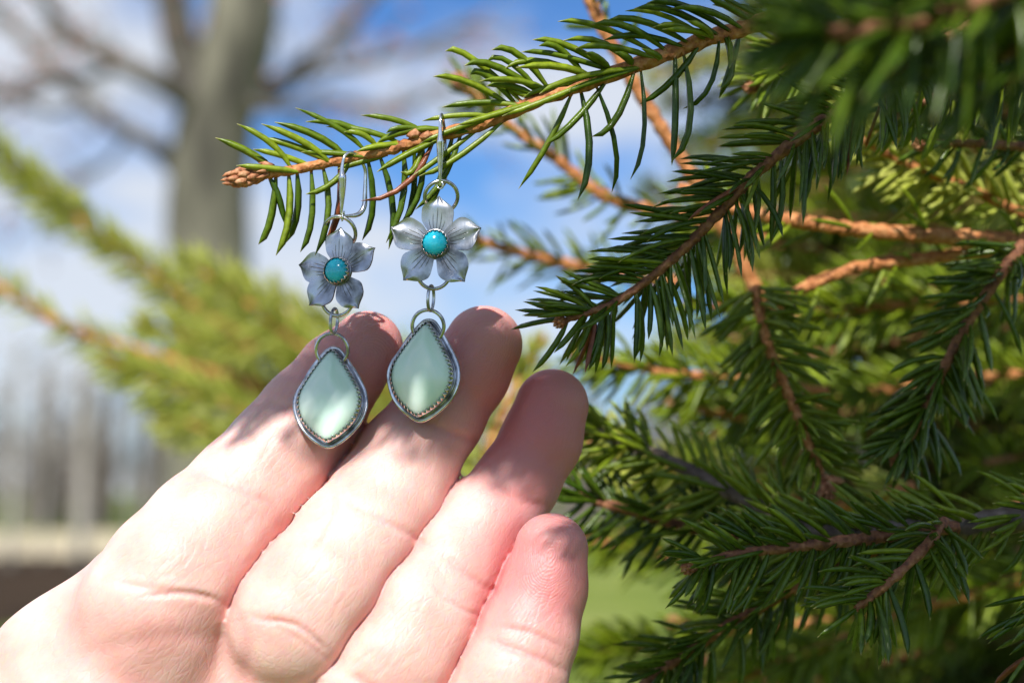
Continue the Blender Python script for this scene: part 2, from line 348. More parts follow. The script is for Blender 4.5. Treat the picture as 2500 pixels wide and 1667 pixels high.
    if bud:
        d = T[-1]; c = C[-1]; k = np.linspace(0, 1, 9); bl = r1*4.2
        Rb = r1*np.interp(k, [0, .25, .5, .8, 1], [1.0, 1.55, 1.5, .8, .12]); parts = [tube(c+d*(k[:, None]*bl), Rb, 10, rough=.06)]
        s1 = nrm(np.cross(d, [0.1, .2, 1])); s2 = np.cross(d, s1)
        for q in range(22):
            a = q*2.4; kk = .05+.8*q/22; rr = r1*np.interp(kk, [0, .25, .5, .8, 1], [1.0, 1.55, 1.5, .8, .12]); o = s1*math.cos(a)+s2*math.sin(a)
            p0 = c+d*bl*kk+o*rr*.85; parts.append(tube(np.array([p0, p0+d*bl*.13+o*rr*.28, p0+d*bl*.26+o*rr*.12]), [rr*.42, rr*.38, rr*.05], 6))
        V, Q = merge(parts); put('bud', V, Q, M_bud, t)
    return t

# -- the branch the earrings hang from
ex = []
def en(conv, tip, mid, base, zt=0.0, zb=0.0, m=None):
    a, c, b = conv(*tip, zt), conv(*mid, (zt+zb)/2), conv(*base, zb)
    ex.append((b, c, a, m or M_need))
up_A = [((75, 255), (320, 360), (490, 465)), ((230, 155), (470, 290), (615, 460)), ((405, 155), (700, 280), (900, 430)), ((500, 143), (800, 240), (1010, 395)), ((650, 40), (950, 180), (1140, 330)),
        ((405, 258), (640, 315), (905, 430)), ((345, 338), (560, 385), (785, 470)), ((225, 455), (440, 470), (690, 515)), ((690, 358), (930, 365), (1170, 395)), ((725, 140), (1020, 170), (1250, 300)),
        ((870, 175), (1130, 200), (1390, 275)), ((1120, 93), (1380, 130), (1560, 175)), ((1085, 355), (1290, 308), (1530, 300)), ((1225, 300), (1430, 210), (1700, 165)), ((1300, 222), (1420, 180), (1600, 150)),
        ((950, 480), (1130, 425), (1310, 390)), ((725, 660), (900, 590), (1060, 480)), ((1235, 500), (1450, 375), (1680, 275)), ((1410, 600), (1640, 430), (1950, 215)), ((1540, 530), (1800, 405), (2150, 150)),
        ((1705, 38), (1980, 5), (2250, 35)), ((1810, 172), (2090, 90), (2352, 0)), ((1540, 300), (1800, 190), (2060, 120)), ((1560, 135), (1800, 95), (2040, 78)), ((1405, 500), (1500, 485), (1600, 440)), ((1690, 240), (1800, 215), (1900, 200)),
        ((1000, 215), (1130, 230), (1240, 290))]
for k, (a, c, b) in enumerate(up_A): en(A, a, c, b, zt=-.8-2.2*((k*7) % 5)/5, zb=-0.6 if k % 3 else .4)
dn_A = [((385, 1020), (470, 850), (515, 560)), ((575, 880), (530, 680), (470, 570)), ((510, 1100), (600, 850), (615, 550)), ((580, 1010), (662, 800), (670, 530)), ((685, 1075), (765, 850), (765, 530)),
        ((790, 1100), (885, 800), (860, 500)), ((1130, 990), (1205, 750), (1170, 445)), ((1320, 1055), (1350, 750), (1265, 420)), ((1300, 1010), (1420, 700), (1430, 370)), ((1380, 950), (1490, 700), (1510, 350)),
        ((1400, 880), (1540, 640), (1580, 350)), ((1510, 770), (1700, 560), (1850, 250)), ((1560, 760), (1660, 640), (1790, 300))]
for k, (a, c, b) in enumerate(dn_A): en(A, a, c, b, zt=2.5-2*(k % 3), zb=.6, m=M_need if k in (2, 5) else M_needshade)
en(A, (1120, 708), (1430, 600), (1650, 340), -3, .3, M_needr); en(A, (870, 990), (965, 760), (995, 540), 3.5, .8, M_needr)
up_D = [((205, 295), (350, 330), (580, 440)), ((470, 288), (620, 310), (760, 370)), ((640, 300), (850, 315), (1150, 405)), ((315, 378), (480, 375), (730, 500)), ((135, 440), (330, 470), (580, 590)), ((190, 615), (400, 588), (620, 610)),
        ((400, 468), (600, 460), (800, 520)), ((545, 395), (740, 350), (1030, 430)), ((610, 390), (850, 382), (1060, 450)), ((345, 430), (440, 430), (560, 470)), ((440, 355), (560, 350), (700, 400)), ((705, 230), (900, 260), (1150, 400)),
        ((850, 125), (1080, 150), (1390, 230)), ((880, 235), (1090, 240), (1280, 370)), ((950, 280), (1150, 268), (1420, 345)), ((1115, 232), (1320, 205), (1610, 250)), ((1040, 145), (1240, 150), (1480, 240)), ((1235, 65), (1450, 85), (1750, 200)),
        ((745, 540), (950, 450), (1340, 400)), ((915, 528), (1030, 478), (1340, 405)), ((530, 668), (800, 570), (1080, 450)), ((270, 722), (500, 655), (800, 560)), ((440, 495), (560, 490), (720, 540)), ((1290, 50), (1500, 60), (1800, 190)),
        ((740, 265), (860, 280), (1000, 370)), ((500, 430), (600, 520), (710, 560)), ((1360, 20), (1560, 30), (1880, 160)), ((1130, 120), (1330, 120), (1600, 210)), ((1010, 300), (1090, 340), (1150, 400)), ((1180, 300), (1250, 330), (1280, 370)), ((1390, 160), (1560, 150), (1720, 220)),
        ((1500, 50), (1700, 60), (1950, 150)), ((1330, 280), (1420, 320), (1450, 350)), ((1450, 170), (1640, 180), (1790, 220)), ((1590, 120), (1690, 160), (1780, 210)), ((650, 560), (800, 500), (950, 480))]
for k, (a, c, b) in enumerate(up_D): en(D, a, c, b, zt=-3-4*((k*3) % 5)/5+(1.5 if k % 2 else 0), zb=-.5, m=M_need if k not in (15, 16, 23, 26, 31) else M_needshade)
dn_D = [((625, 1085), (790, 830), (940, 570)), ((780, 832), (950, 690), (1130, 500)), ((965, 1150), (1032, 880), (1000, 545)), ((1160, 1105), (1183, 850), (1080, 550)), ((1045, 785), (1180, 690), (1320, 460)), ((1268, 1030), (1345, 780), (1340, 440)),
        ((1320, 600), (1500, 470), (1720, 300)), ((1505, 950), (1525, 680), (1560, 370)), ((1500, 930), (1610, 700), (1640, 400)), ((1570, 625), (1720, 500), (1840, 310)), ((1780, 520), (1850, 400), (1860, 260)), ((1310, 950), (1330, 700), (1470, 400))]
for k, (a, c, b) in enumerate(dn_D): en(D, a, c, b, zt=1-3*(k % 3), zb=-.2, m=M_needshade if k else M_need)
ex = ex[:-1]
stem1 = [D(2500, -60, 14), D(2050, 120, 7), D(1700, 228, 4), D(1250, 395, 1), D(760, 570, 0), A(2000, 150, 0), A(1560, 268, 0), A(1300, 345, 0), A(900, 430, 0), A(560, 500, 0), A(420, 520, 0)]
bmain = spruce(stem1, 1.7, 0.78, 13, 0.5, 48, label='sharp green spruce branch with a brown bud, the two earrings hooked over it', mn=M_needshade, individual=True, extra=ex, bud=False, seed=3, updown=.85,
               cull=lambda p: toF(p)[0] > 1560)
def main_bud():
    parts = []; c0, c1 = A(430, 512, 0), A(135, 560, -1); k = np.linspace(0, 1, 12); P = c0+(c1-c0)*k[:, None]; r = np.interp(k, [0, .2, .45, .75, 1], [.95, 1.35, 1.5, .95, .12]); parts.append(tube(P, r, 12, rough=.05))
    d = nrm(c1-c0); s1 = nrm(np.cross(d, [0, 0, 1.0])); s2 = np.cross(d, s1); bl = np.linalg.norm(c1-c0)
    for q in range(24):
        a = q*2.4; kk = .0+.8*(q/24); rr = np.interp(kk, k, r); o = s1*math.cos(a)+s2*math.sin(a); p0 = P[0]+d*bl*kk+o*rr*.8
        parts.append(tube(np.array([p0, p0+d*bl*.10+o*rr*.16, p0+d*bl*.22+o*rr*.12, p0+d*bl*.32-o*rr*.1]), [rr*.4, rr*.5, rr*.36, rr*.04], 6))
    for q in range(9):                   # loose bud scales behind the tip
        a = q*.7-.5; o = s1*math.cos(a)+s2*math.sin(a); p0 = A(500-q*12, 490, 0)+o*.9; parts.append(tube(np.array([p0, p0+d*1.2+o*.7, p0+d*2.4+o*.9]), [.5, .4, .05], 6))
    V, Q = merge(parts); put('bud', V, Q, M_bud, bmain)
    for cx, cy in ((1500, 235), (1590, 245)):    # side bud on the stem
        p = A(cx, cy, -1.0); V, Q = tube(np.array([p+[1.2, .1, 0], p+[.4, .3, -.2], p-[.5, .1, .2], p-[1.4, .2, 0]]), [.3, .9, .7, .1], 8, rough=.15); put('bud', V, Q, M_bud, bmain)
main_bud()

# -- second sharp branch
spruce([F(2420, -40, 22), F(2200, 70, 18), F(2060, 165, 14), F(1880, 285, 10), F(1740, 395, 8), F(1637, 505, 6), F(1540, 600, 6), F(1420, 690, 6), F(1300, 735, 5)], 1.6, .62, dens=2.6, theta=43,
       label='dark spruce branch slanting from the upper right to a tip beside the middle fingertip', mn=M_needshade, mt=M_twigd, individual=True, seed=21, length=14.5, updown=.5, width=1.08, droop=.05, zflat=.8)

# -- other branches of the same spruce, nearer or farther
B = [
 ([F(1790, 720, 96), F(1740, 670, 95), F(1650, 500, 92), F(1555, 350, 90), F(1470, 215, 88), F(1385, 65, 86), F(1330, -60, 84)], 2.0, 1.5, 12, .5, dict(label='thick orange brown nearly bare twig climbing behind both sharp branches', mn=M_need, start=.75)),
 ([F(1760, 560, 130), F(1600, 505, 128), F(1400, 455, 125), F(1290, 375, 122), F(1150, 275, 120), F(1070, 200, 118)], 2.0, 1.1, 13, .9, dict(label='blurred orange twig with soft green needles right of the right hook', mn=M_need)),
 ([F(1560, 650, 160), F(1400, 630, 160), F(1300, 605, 158), F(1190, 580, 155), F(1090, 550, 150)], 1.9, 1.2, 14, .9, dict(label='blurred pale twig pointing left just beside the right flower', mn=M_need)),
 ([F(2480, 560, 66), F(2250, 547, 62), F(2060, 535, 60), F(1880, 515, 60), F(1680, 478, 62), F(1560, 430, 66)], 2.0, 1.4, 12, .25, dict(label='orange bare twig running level across the right side', mn=M_need, bud=False)),
 ([F(2560, 470, 84), F(2380, 400, 82), F(2230, 350, 80), F(2080, 330, 80), F(1930, 260, 80)], 1.2, .8, 13, 2.0, dict(label='upper of the two bright yellow green spruce branches at the right edge', mn=M_needlit)),
 ([F(1850, 1360, 175), F(1680, 1330, 175), F(1520, 1270, 175), F(1360, 1240, 175)], 1.5, .9, 13, 2.2, dict(label='blurred spruce branch hanging before the lawn right of the little finger', mn=M_need)),
 ([F(2480, 540, 72), F(2300, 570, 68), F(2140, 592, 66), F(1980, 612, 64), F(1860, 655, 64), F(1785, 700, 64)], 1.7, 1.3, 12, .2, dict(label='orange bare twig curving down to the fork below the level twig', mn=M_need, bud=False)),
 ([F(2560, 560, 70), F(2352, 490, 66), F(2220, 430, 64), F(2100, 385, 62), F(1960, 310, 60)], 1.3, .8, 13, 2.2, dict(label='lower of the two bright yellow green spruce branches at the right edge', mn=M_needlit)),
 ([F(1735, 660, 56), F(1760, 780, 50), F(1800, 880, 46), F(1850, 1000, 42), F(1895, 1110, 40)], 1.2, .9, 13, 2.6, dict(label='hanging spruce twig ending in a cluster of brown buds', mn=M_need, theta=58)),
 ([F(2352, 560, 40), F(2270, 670, 36), F(2190, 800, 34), F(2130, 930, 34), F(2070, 1040, 34)], 1.3, .8, 13, 3.0, dict(label='dark drooping spruce branch with glinting needles at the right', mn=M_needshade, mt=M_twigd)),
 ([F(1900, 900, 110), F(1700, 872, 108), F(1500, 850, 106), F(1340, 815, 104)], 1.3, .9, 12, 2.4, dict(label='blurred bluish spruce branch pointing left above the ring fingertip', mn=M_need)),
 ([F(2480, 1160, 20), F(2250, 1205, 22), F(2050, 1222, 26), F(1850, 1215, 34), F(1680, 1130, 44), F(1500, 1040, 55), F(1350, 985, 62)], 3.0, 1.1, 13, 2.2, dict(label='long grey spruce bough crossing the lower right behind the fingers', mn=M_need, mt=M_bough)),
 ([F(1950, 1260, 40), F(1780, 1250, 46), F(1600, 1215, 52), F(1420, 1165, 56), F(1270, 1120, 58)], 1.5, .9, 13, 2.4, dict(label='dark spruce branch reaching behind the little fingertip', mn=M_needshade, mt=M_twigd)),
 ([F(2200, 1210, 16), F(2000, 1235, 13), F(1830, 1255, 11), F(1690, 1272, 10), F(1600, 1298, 9)], 1.4, .75, 12.5, 2.2, dict(label='dark spruce branch pointing left with a blunt brown bud below the bough', mn=M_needshade, mt=M_twigd, individual=True, updown=.45, seed=8)),
 ([F(2170, 1195, 12), F(2130, 1250, 6), F(2060, 1320, 1), F(2000, 1370, 0), F(1965, 1400, 0)], 1.1, .7, 12.5, 2.0, dict(label='short spruce twig with a broken end and reddish needles at the lower right', mn=M_needshade, mt=M_twigd, individual=True, updown=.5, bud=False, seed=9)),
 ([F(2060, 1240, 34), F(1880, 1320, 34), F(1700, 1420, 34), F(1560, 1510, 34), F(1440, 1600, 34)], 1.5, .9, 13, 2.2, dict(label='deeply shaded spruce branch hanging to the bottom edge', mn=M_needshade, mt=M_twigd)),
 ([F(2540, 1180, -2), F(2470, 1300, -3), F(2420, 1430, -3), F(2380, 1560, -3), F(2350, 1680, -3)], 1.5, .9, 13, 1.6, dict(label='spruce branch at the lower right edge with sharp needles pointing left', mn=M_needshade, mt=M_twigd, individual=True, updown=.5, seed=10)),
 ([F(2560, 60, 34), F(2352, 170, 30), F(2200, 205, 28), F(2060, 262, 26)], 1.3, .8, 12, 1.6, dict(label='dappled spruce branch with a reddish twig near the upper right corner', mn=M_need, mt=M_twigd)),
 ([F(2560, -60, 50), F(2300, 10, 48), F(2050, 60, 46), F(1850, 130, 44), F(1740, 190, 44)], 1.3, .8, 13, 2.4, dict(label='bright speckled spruce branch behind the thick end of the hooked branch', mn=M_need)),
 ([F(2560, 250, 46), F(2400, 330, 44), F(2250, 330, 42), F(2130, 330, 42)], 1.2, .8, 11, 1.0, dict(label='shaded spruce branch with needles hanging under the dark blur', mn=M_needshade, mt=M_twigd)),
 ([F(2560, -130, -95), F(2352, -40, -98), F(2150, 40, -100), F(1950, 75, -100), F(1820, 70, -98)], 1.6, .8, 14, 3.2, dict(label='large dark out of focus spruce branch in the upper right foreground', mn=M_needshade, mt=M_twigd)),
 ([F(2650, 60, -85), F(2450, 90, -85), F(2250, 130, -84), F(2080, 150, -82)], 1.5, .8, 14, 3.2, dict(label='dark out of focus spruce branch below the largest foreground one', mn=M_needshade, mt=M_twigd)),
 ([F(2600, -220, -75), F(2380, -150, -75), F(2150, -110, -74), F(1900, -90, -72)], 1.5, .8, 14, 3.0, dict(label='dark out of focus spruce branch along the top edge', mn=M_needshade, mt=M_twigd)),
 ([F(1100, 1000, 560), F(900, 930, 560), F(700, 830, 550), F(500, 740, 540), F(320, 610, 540), F(150, 480, 540), F(0, 350, 540), F(-90, 280, 540)], 3.2, 1.2, 17, 3.6, dict(label='uppermost blurred yellow green spruce branch at the left edge', mn=M_needlit, width=1.6)),
 ([F(1000, 980, 480), F(800, 960, 480), F(560, 880, 480), F(330, 810, 480), F(150, 750, 480), F(0, 660, 480), F(-80, 620, 480)], 3.4, 1.6, 14, 1.1, dict(label='lower blurred orange spruce branch at the left edge', mn=M_needlit, width=1.5)),
 ([F(1050, 960, 430), F(900, 900, 430), F(740, 830, 430), F(560, 690, 430), F(430, 600, 430)], 2.2, 1.0, 18, 2.6, dict(label='blurred bright spruce branch left of the index fingertip, crossing the grey trunk', mn=M_needlit, width=1.5)),
 ([F(900, 1080, 400), F(700, 1010, 400), F(520, 930, 400), F(380, 880, 400), F(250, 830, 400)], 2.2, 1.0, 17, 2.4, dict(label='blurred green spruce branch left of the index finger', mn=M_needlit, width=1.5)),
 ([F(800, 1120, 460), F(620, 1080, 460), F(480, 990, 460), F(370, 960, 460)], 2.2, 1.0, 16, 2.4, dict(label='lowest blurred green spruce branch beside the index finger', mn=M_needlit, width=1.5)),
 ([F(980, 900, 500), F(820, 820, 500), F(700, 800, 500), F(500, 790, 500), F(330, 740, 500)], 2.2, 1.0, 18, 2.4, dict(label='blurred yellow green spruce branch ending before the grey trunk', mn=M_needlit, width=1.6)),
 ([F(1150, 900, 470), F(980, 850, 470), F(820, 790, 470), F(680, 730, 470), F(560, 650, 470)], 2.2, 1.0, 19, 3.6, dict(label='blurred yellow green spruce branch directly behind the index fingertip', mn=M_needlit, width=1.5)),
 ([F(1100, 1060, 520), F(900, 990, 520), F(700, 900, 520), F(540, 860, 520), F(420, 830, 520)], 2.2, 1.0, 19, 3.2, dict(label='blurred yellow green spruce branch below the one crossing the grey trunk', mn=M_needlit, width=1.5)),
 ([F(1250, 1330, 200), F(1150, 1160, 210), F(1120, 1040, 215), F(1180, 900, 220), F(1230, 800, 220)], 2.2, 1.2, 13, 2.2, dict(label='blurred yellow green twig showing between the middle and ring fingers', mn=M_needlit, width=1.2)),
 ([F(2560, 700, 120), F(2300, 690, 120), F(2060, 700, 120), F(1850, 720, 120), F(1600, 700, 122)], 1.8, .9, 13, 2.6, dict(label='blurred shaded spruce branch behind the fork of orange twigs', mn=M_need)),
 ([F(2600, 900, 150), F(2300, 860, 150), F(2000, 900, 150), F(1760, 960, 150), F(1560, 930, 150)], 1.8, .9, 13, 2.6, dict(label='blurred green spruce branch behind the hanging twig', mn=M_need)),
 ([F(2600, 1250, 130), F(2350, 1330, 130), F(2100, 1400, 130), F(1850, 1500, 130), F(1650, 1580, 130)], 2.0, .9, 13, 2.2, dict(label='blurred spruce branch sloping through the lower right corner', mn=M_need)),
 ([F(1900, 1700, 190), F(1750, 1560, 190), F(1600, 1510, 190), F(1450, 1490, 190), F(1330, 1500, 190)], 1.8, .9, 14, 3.2, dict(label='blurred dark spruce branch above the bottom edge beside the little finger', mn=M_need, mt=M_twigd)),
 ([F(2000, 1420, 150), F(1850, 1430, 150), F(1700, 1450, 150), F(1560, 1430, 150)], 1.5, .9, 13, 2.6, dict(label='blurred spruce branch end hanging over the lawn at the lower middle', mn=M_need)),
 ([F(2100, 1120, 90), F(1900, 1160, 90), F(1650, 1100, 92), F(1450, 1060, 94), F(1330, 1000, 96)], 1.6, .9, 12, 2.4, dict(label='blurred yellow tipped spruce branch right of the ring finger', mn=M_needlit)),
]
for stem, r0, r1, ln, dn, kw in B: spruce(stem, r0, r1, ln, dn, **kw)

# cluster of buds where the hanging twig ends
def bud_cluster():
    t = thing('bud_cluster', 'cluster of small brown buds at the end of the hanging twig', 'bud', W(F(1895, 1110, 40)))
    for k, (dx, dy) in enumerate(((-2.5, -1.5), (1.8, -2.2), (-1, -3.6), (3.4, -.4), (.4, .8))):
        p = F(1893, 1100, 39); d = np.array([dx, dy, -.6]); V, Q = tube(np.array([p, p+d*.5, p+d*.9, p+d*1.25]), [.7, 1.15, .8, .1], 8, rough=.15); put('bud', V, Q, M_bud, t)
bud_cluster()

# -- crown and trunk of the spruce: fill at the right, canopy overhead that shades the right side
def ok_canopy(p):
    """keep needles out of the lens and off the sunlit places"""
    p = np.atleast_2d(p); fx, fy = toF(p); dep = p[:, 2]+D0
    infr = (fx > -120) & (fx < 2470) & (fy > -110) & (fy < 1680) & (dep > 0)
    bad = infr & (dep < D0+150)
    return ~bad
def shade_stem(land, s, zland=5.0, wob=4):
    """a stem whose shadow falls along the given photo points (2352 count); s = distance towards the sun in mm"""
    return [F(x, y, zland)+SUNL*s+rng.normal(0, wob, 3)*0 for x, y in land]
sh = [([(1500, 760), (1250, 800), (1050, 850), (850, 850), (690, 830), (560, 850)], 290, 'lowest spruce branch overhead, just above the picture, shading the fingertips'),
      ([(1480, 900), (1300, 930), (1120, 920), (950, 930), (800, 925)], 330, 'second spruce branch overhead, shading the lower halves of the mint stones'),
      ([(1500, 830), (1330, 860), (1180, 860), (1000, 850), (800, 880)], 380, 'third spruce branch overhead, shading the middle and ring fingertips'),
      ([(960, 980), (820, 960), (700, 930), (600, 900), (540, 930)], 310, 'spruce branch overhead at the left, shading the left mint stone'),
      ([(1560, 1040), (1440, 1060), (1330, 1070), (1220, 1060)], 300, 'short spruce branch overhead at the right, shading the ring finger'),
      ([(1500, 960), (1350, 1000), (1220, 985), (1100, 1000)], 350, 'fourth spruce branch overhead, shading the ring finger pad'),
      ([(1450, 760), (1200, 780), (950, 790), (780, 760), (640, 830)], 420, 'highest spruce branch overhead, shading the index fingertip')]
for k, (ld, s, lb) in enumerate(sh):
    spruce(shade_stem(ld, s), 1.6, .7, 12, 2.3, label=lb, mn=M_needshade, group='spruce branches overhead', cull=ok_canopy)
def crown():
    tb = W(F(2450, 800, 620)); tb = np.array([tb[0]+.05, tb[1], 0.0])
    t = thing('spruce_tree', 'dark spruce trunk and inner crown filling the right side behind the branches', 'tree', tb)
    zz = np.linspace(0, 4.0, 30); P = np.stack([tb[0]+0.01*np.sin(zz*3), np.full(30, tb[1]), zz], 1); V, Q = tube(P, np.linspace(.14, .07, 30), 18, rough=.04); put('trunk', V, Q, M_strunk, t, local=False)
    g = np.random.default_rng(4); allb, allt, allc, allw = [], [], [], []; stems = []
    def add(P, r0, r1, dens, ln, wd=1.1):
        P = np.asarray(P); L0 = np.linalg.norm(np.diff(P, axis=0), axis=1).sum(); n = max(10, int(L0/5)); C = catmull(P, n); T = nrm(np.gradient(C, axis=0))
        nn = int(L0*dens); i = g.integers(0, n-1, nn); fr = g.random((nn, 1)); b = C[i]*(1-fr)+C[i+1]*fr; rd = nrm(g.normal(0, 1, (nn, 3))); rd = nrm(rd-T[i]*(rd*T[i]).sum(1, keepdims=True)); th = np.radians(g.normal(50, 9, nn))[:, None]
        tip = b+(T[i]*np.cos(th)+rd*np.sin(th))*ln*g.uniform(.8, 1.1, (nn, 1)); k = ok_canopy(b) & ok_canopy(tip); b, tip = b[k], tip[k]
        allb.append(b); allt.append(tip); allc.append(rd[k]*.05*ln); allw.append(np.full(k.sum(), wd))
        kk = ok_canopy(C); run = []
        for q in range(n):
            if kk[q]: run.append(q)
            if (not kk[q] or q == n-1) and len(run) > 3: stems.append(tube(C[run], np.linspace(r0, r1, len(run)), 6, cap=False)); run = []
            elif not kk[q]: run = []
    # (1) background fill, behind the focused things, right part of the picture
    for k in range(210):
        dz = g.uniform(160, 520); fy = g.uniform(-350, 1900); x1 = g.uniform(1520, 2250) if 250 < fy < 900 else g.uniform(1480, 2250)
        if 120 < fy < 480: x1 = g.uniform(1470, 2100); dz = g.uniform(330, 620)
        if fy < 120: x1 = g.uniform(1620, 2300)
        if 900 < fy: x1 = g.uniform(1500, 2300)
        if 1020 < fy < 1250: x1 = g.uniform(1340, 2200)
        if fy > 1250: x1 = g.uniform(1560, 2300)
        a = F(2600, fy+g.normal(-60, 120), dz+g.uniform(0, 120)); c = F((2600+x1)/2, fy+g.normal(0, 50), dz); e = F(x1, fy+g.normal(30, 60), dz-g.uniform(0, 60))
        add([a, c, e], 2.0, .9, 2.0, 14, 1.3)
    nfill = len(allb)
    # (2) canopy overhead whose shade lands right of the fingers
    for k in range(26):
        lx = g.uniform(1420, 2500); ly = g.uniform(60, 1750); s = g.uniform(130, 430) + max(0, (ly-700))*0.16
        if lx > 1850 and ly < 330: continue
        c = F(lx, ly, 8)+SUNL*s; ang = g.normal(3.3, .5); d = np.array([math.cos(ang), math.sin(ang)*.5, g.normal(0, .5)]); d = nrm(d)
        P = np.array([c-d*45, c+[0, 3, 0], c+d*45])
        # do not let it shade the sunlit left part
        land = [(p+SUNL*(-(p[2]-8)/SUNL[2])) for p in P]
        fx = min(toF(q)[0] for q in land)
        if fx < 1380: P = P+np.array([(1380-fx)*PX*FK, 0, 0])
        add(P, 1.6, .7, 2.1, 13)
    for ld, s in (([(2150, 80), (1850, 270), (1640, 470), (1500, 600)], 230), ([(2150, 180), (1900, 360), (1700, 520), (1400, 690)], 300), ([(2050, 60), (1800, 220), (1560, 420), (1380, 560)], 340), ([(1560, 560), (1440, 680), (1300, 760)], 270),
                  ([(2100, 300), (1900, 480), (1760, 640)], 380), ([(2400, 1280), (2100, 1300), (1800, 1330), (1500, 1340)], 480), ([(2350, 1200), (2000, 1240), (1700, 1260)], 430), ([(2300, 1420), (1950, 1450), (1650, 1500)], 520), ([(2400, 950), (2200, 1000), (1950, 1080)], 380), ([(1850, 30), (1700, 90), (1560, 140)], 260), ([(1850, 40), (1620, 110), (1400, 190)], 190)):
        add([F(x, y, 8)+SUNL*s for x, y in ld], 1.6, .7, 2.8, 13)
    # (3) the rest of the crown, unseen and added to block sky light: longer sprays above, to the right of and behind the camera
    tl = np.array([(tb[0]-CAMPOS[0])*1000, 0, 0]); tr = np.array([tb[0]*1000, 0.0, tb[1]*1000-D0])
    for k in range(520):
        h = g.uniform(-1300, 2300); rmax = 1500*(1-(h+1300)/5200); az = g.uniform(0, 2*math.pi); r0, r1 = g.uniform(.15, .75)*rmax, 0; r1 = min(rmax, r0+g.uniform(250, 450))
        dv = np.array([math.cos(az), 0, math.sin(az)]); a = tr+dv*r0+[0, h, 0]; e = tr+dv*r1+[0, h-g.uniform(20, 140), 0]; c = (a+e)/2+[0, 25, 0]
        Pt = np.linspace(0, 1, 8)[:, None]; Pp = a+(e-a)*Pt
        if not ok_canopy(Pp).all(): continue
        if ((Pp[:, 0] < 15) & (Pp[:, 2] > -250) & (Pp[:, 2] < 800)).any(): continue
        land = Pp-SUNL*((Pp[:, 2]-8)/SUNL[2])[:, None]; fx, fy = toF(land); front = Pp[:, 2] < 8
        if (front & (fx < 1500) & (fy > -500)).any(): continue
        dep = Pp[:, 2]+D0; inn = (dep > 0) & (np.abs(Pp[:, 0]) < dep*.42+60) & (np.abs(Pp[:, 1]) < dep*.3+60)
        if inn.any() and h > -250: continue
        if (inn & (toF(Pp)[0] < 1700)).any(): continue
        land2 = Pp-SUNL*((Pp[:, 2]-70)/SUNL[2])[:, None]; fx2, fy2 = toF(land2)
        if ((Pp[:, 2] < 70) & (fx2 > 1500) & (fx2 < 2352) & (fy2 > -300) & (fy2 < 760)).any(): continue
        if front.any() and (fx > 1300).any() and (fy > -200).any() and g.random() < .72: continue
        add([a, c, e], 4, 1.5, .40, 40, 6.0)
    for a, b, mm in ((0, int(nfill*.12), M_needlit), (int(nfill*.12), int(nfill*.5), M_need), (int(nfill*.5), len(allb), M_needshade)):  # brighter and darker copies put sun and shade into the fill's colour
        V, Q, ta, ra = needle_geo(np.vstack(allb[a:b]), np.vstack(allt[a:b]), np.vstack(allc[a:b]), np.concatenate(allw[a:b]), 4, 3); put('crown' if b == len(allb) else 'inner_crown', V, Q, mm, t, attrs={'t': ta, 'rnd': ra}, kind='stuff')
    V, Q = merge(stems); put('inner_twigs', V, Q, M_twigd, t, kind='stuff')
    print('crown needles', len(ta)//12)
crown()
# ------------------------------------------------------------------ the open hand behind the earrings
def seg_data(nodes):
    P = []; 
    for X, Y, dz, r in nodes:
        s = PX*FK*(D0+dz)/D0; P.append(list(F(X, Y, dz))+[r*s])
    return np.array(P)
FING = {
 'index': [(843, 797, 16, 83), (780, 862, 14, 97), (714, 958, 13, 119), (650, 1045, 11, 130), (567, 1136, 7, 137), (482, 1232, 1, 154), (403, 1328, -4, 166), (345, 1402, -6, 168)],
 'middle': [(1111, 791, 14, 89), (1074, 858, 14, 93), (1006, 957, 12.5, 103), (938, 1052, 10, 115), (886, 1148, 6, 126), (812, 1248, 0, 138), (738, 1345, -5, 142), (670, 1430, -7, 150)],
 'ring': [(1268, 931, 15, 84), (1243, 1012, 14, 90), (1188, 1108, 12, 94), (1114, 1212, 8, 113), (1042, 1318, 3, 128), (963, 1425, -2, 144), (900, 1520, -5, 142), (850, 1600, -6, 145)],
 'pinky': [(1266, 1263, -3, 85), (1250, 1352, -4, 95), (1216, 1455, -6, 110), (1178, 1560, -8, 120), (1126, 1680, -9, 134), (1085, 1800, -9, 130)],
}
PALM = [[(325, 1400, 2, 160), (172, 1572, 0, 196), (-25, 1880, 3, 205)], [(620, 1480, 0, 140), (430, 1690, 0, 190), (190, 1960, 3, 220)],
        [(850, 1600, 0, 138), (640, 1800, 0, 190), (360, 2100, 3, 220)], [(1085, 1800, -4, 130), (860, 1980, -1, 180), (520, 2240, 3, 210)],
        [(190, 1960, 3, 220), (250, 2300, 6, 215), (60, 2900, 14, 260), (-60, 3500, 30, 300)], [(520, 2240, 3, 210), (380, 2400, 6, 190)],
        [(60, 1980, -2, 200), (-230, 1640, -16, 130), (-330, 1330, -24, 105), (-360, 1130, -30, 92)]]
MOUND = [(360, 1510, -8, 115), (215, 1640, -9, 150), (660, 1620, -5, 110), (880, 1720, -6, 110), (-20, 1850, -16, 170), (800, 1950, -12, 150)]
def smin(a, b, k):
    h = np.maximum(k-np.abs(a-b), 0)/k; return np.minimum(a, b)-h*h*k*.25
FS = {k: seg_data(v) for k, v in FING.items()}; PS = [seg_data(v) for v in PALM]; MS = seg_data(MOUND)
def cap_chain(p, S, k=2.0, fl=0.86):
    d = None
    for a, b in zip(S[:-1], S[1:]):
        pa, ba = p-a[:3], b[:3]-a[:3]; sc = np.array([1, 1, 1/fl]); pa = pa*sc; ba = ba*sc
        t = np.clip((pa@ba)/(ba@ba), 0, 1); q = np.linalg.norm(pa-t[..., None]*ba, axis=-1)-(a[3]+(b[3]-a[3])*t)
        d = q if d is None else smin(d, q, k)
    return d*0.95
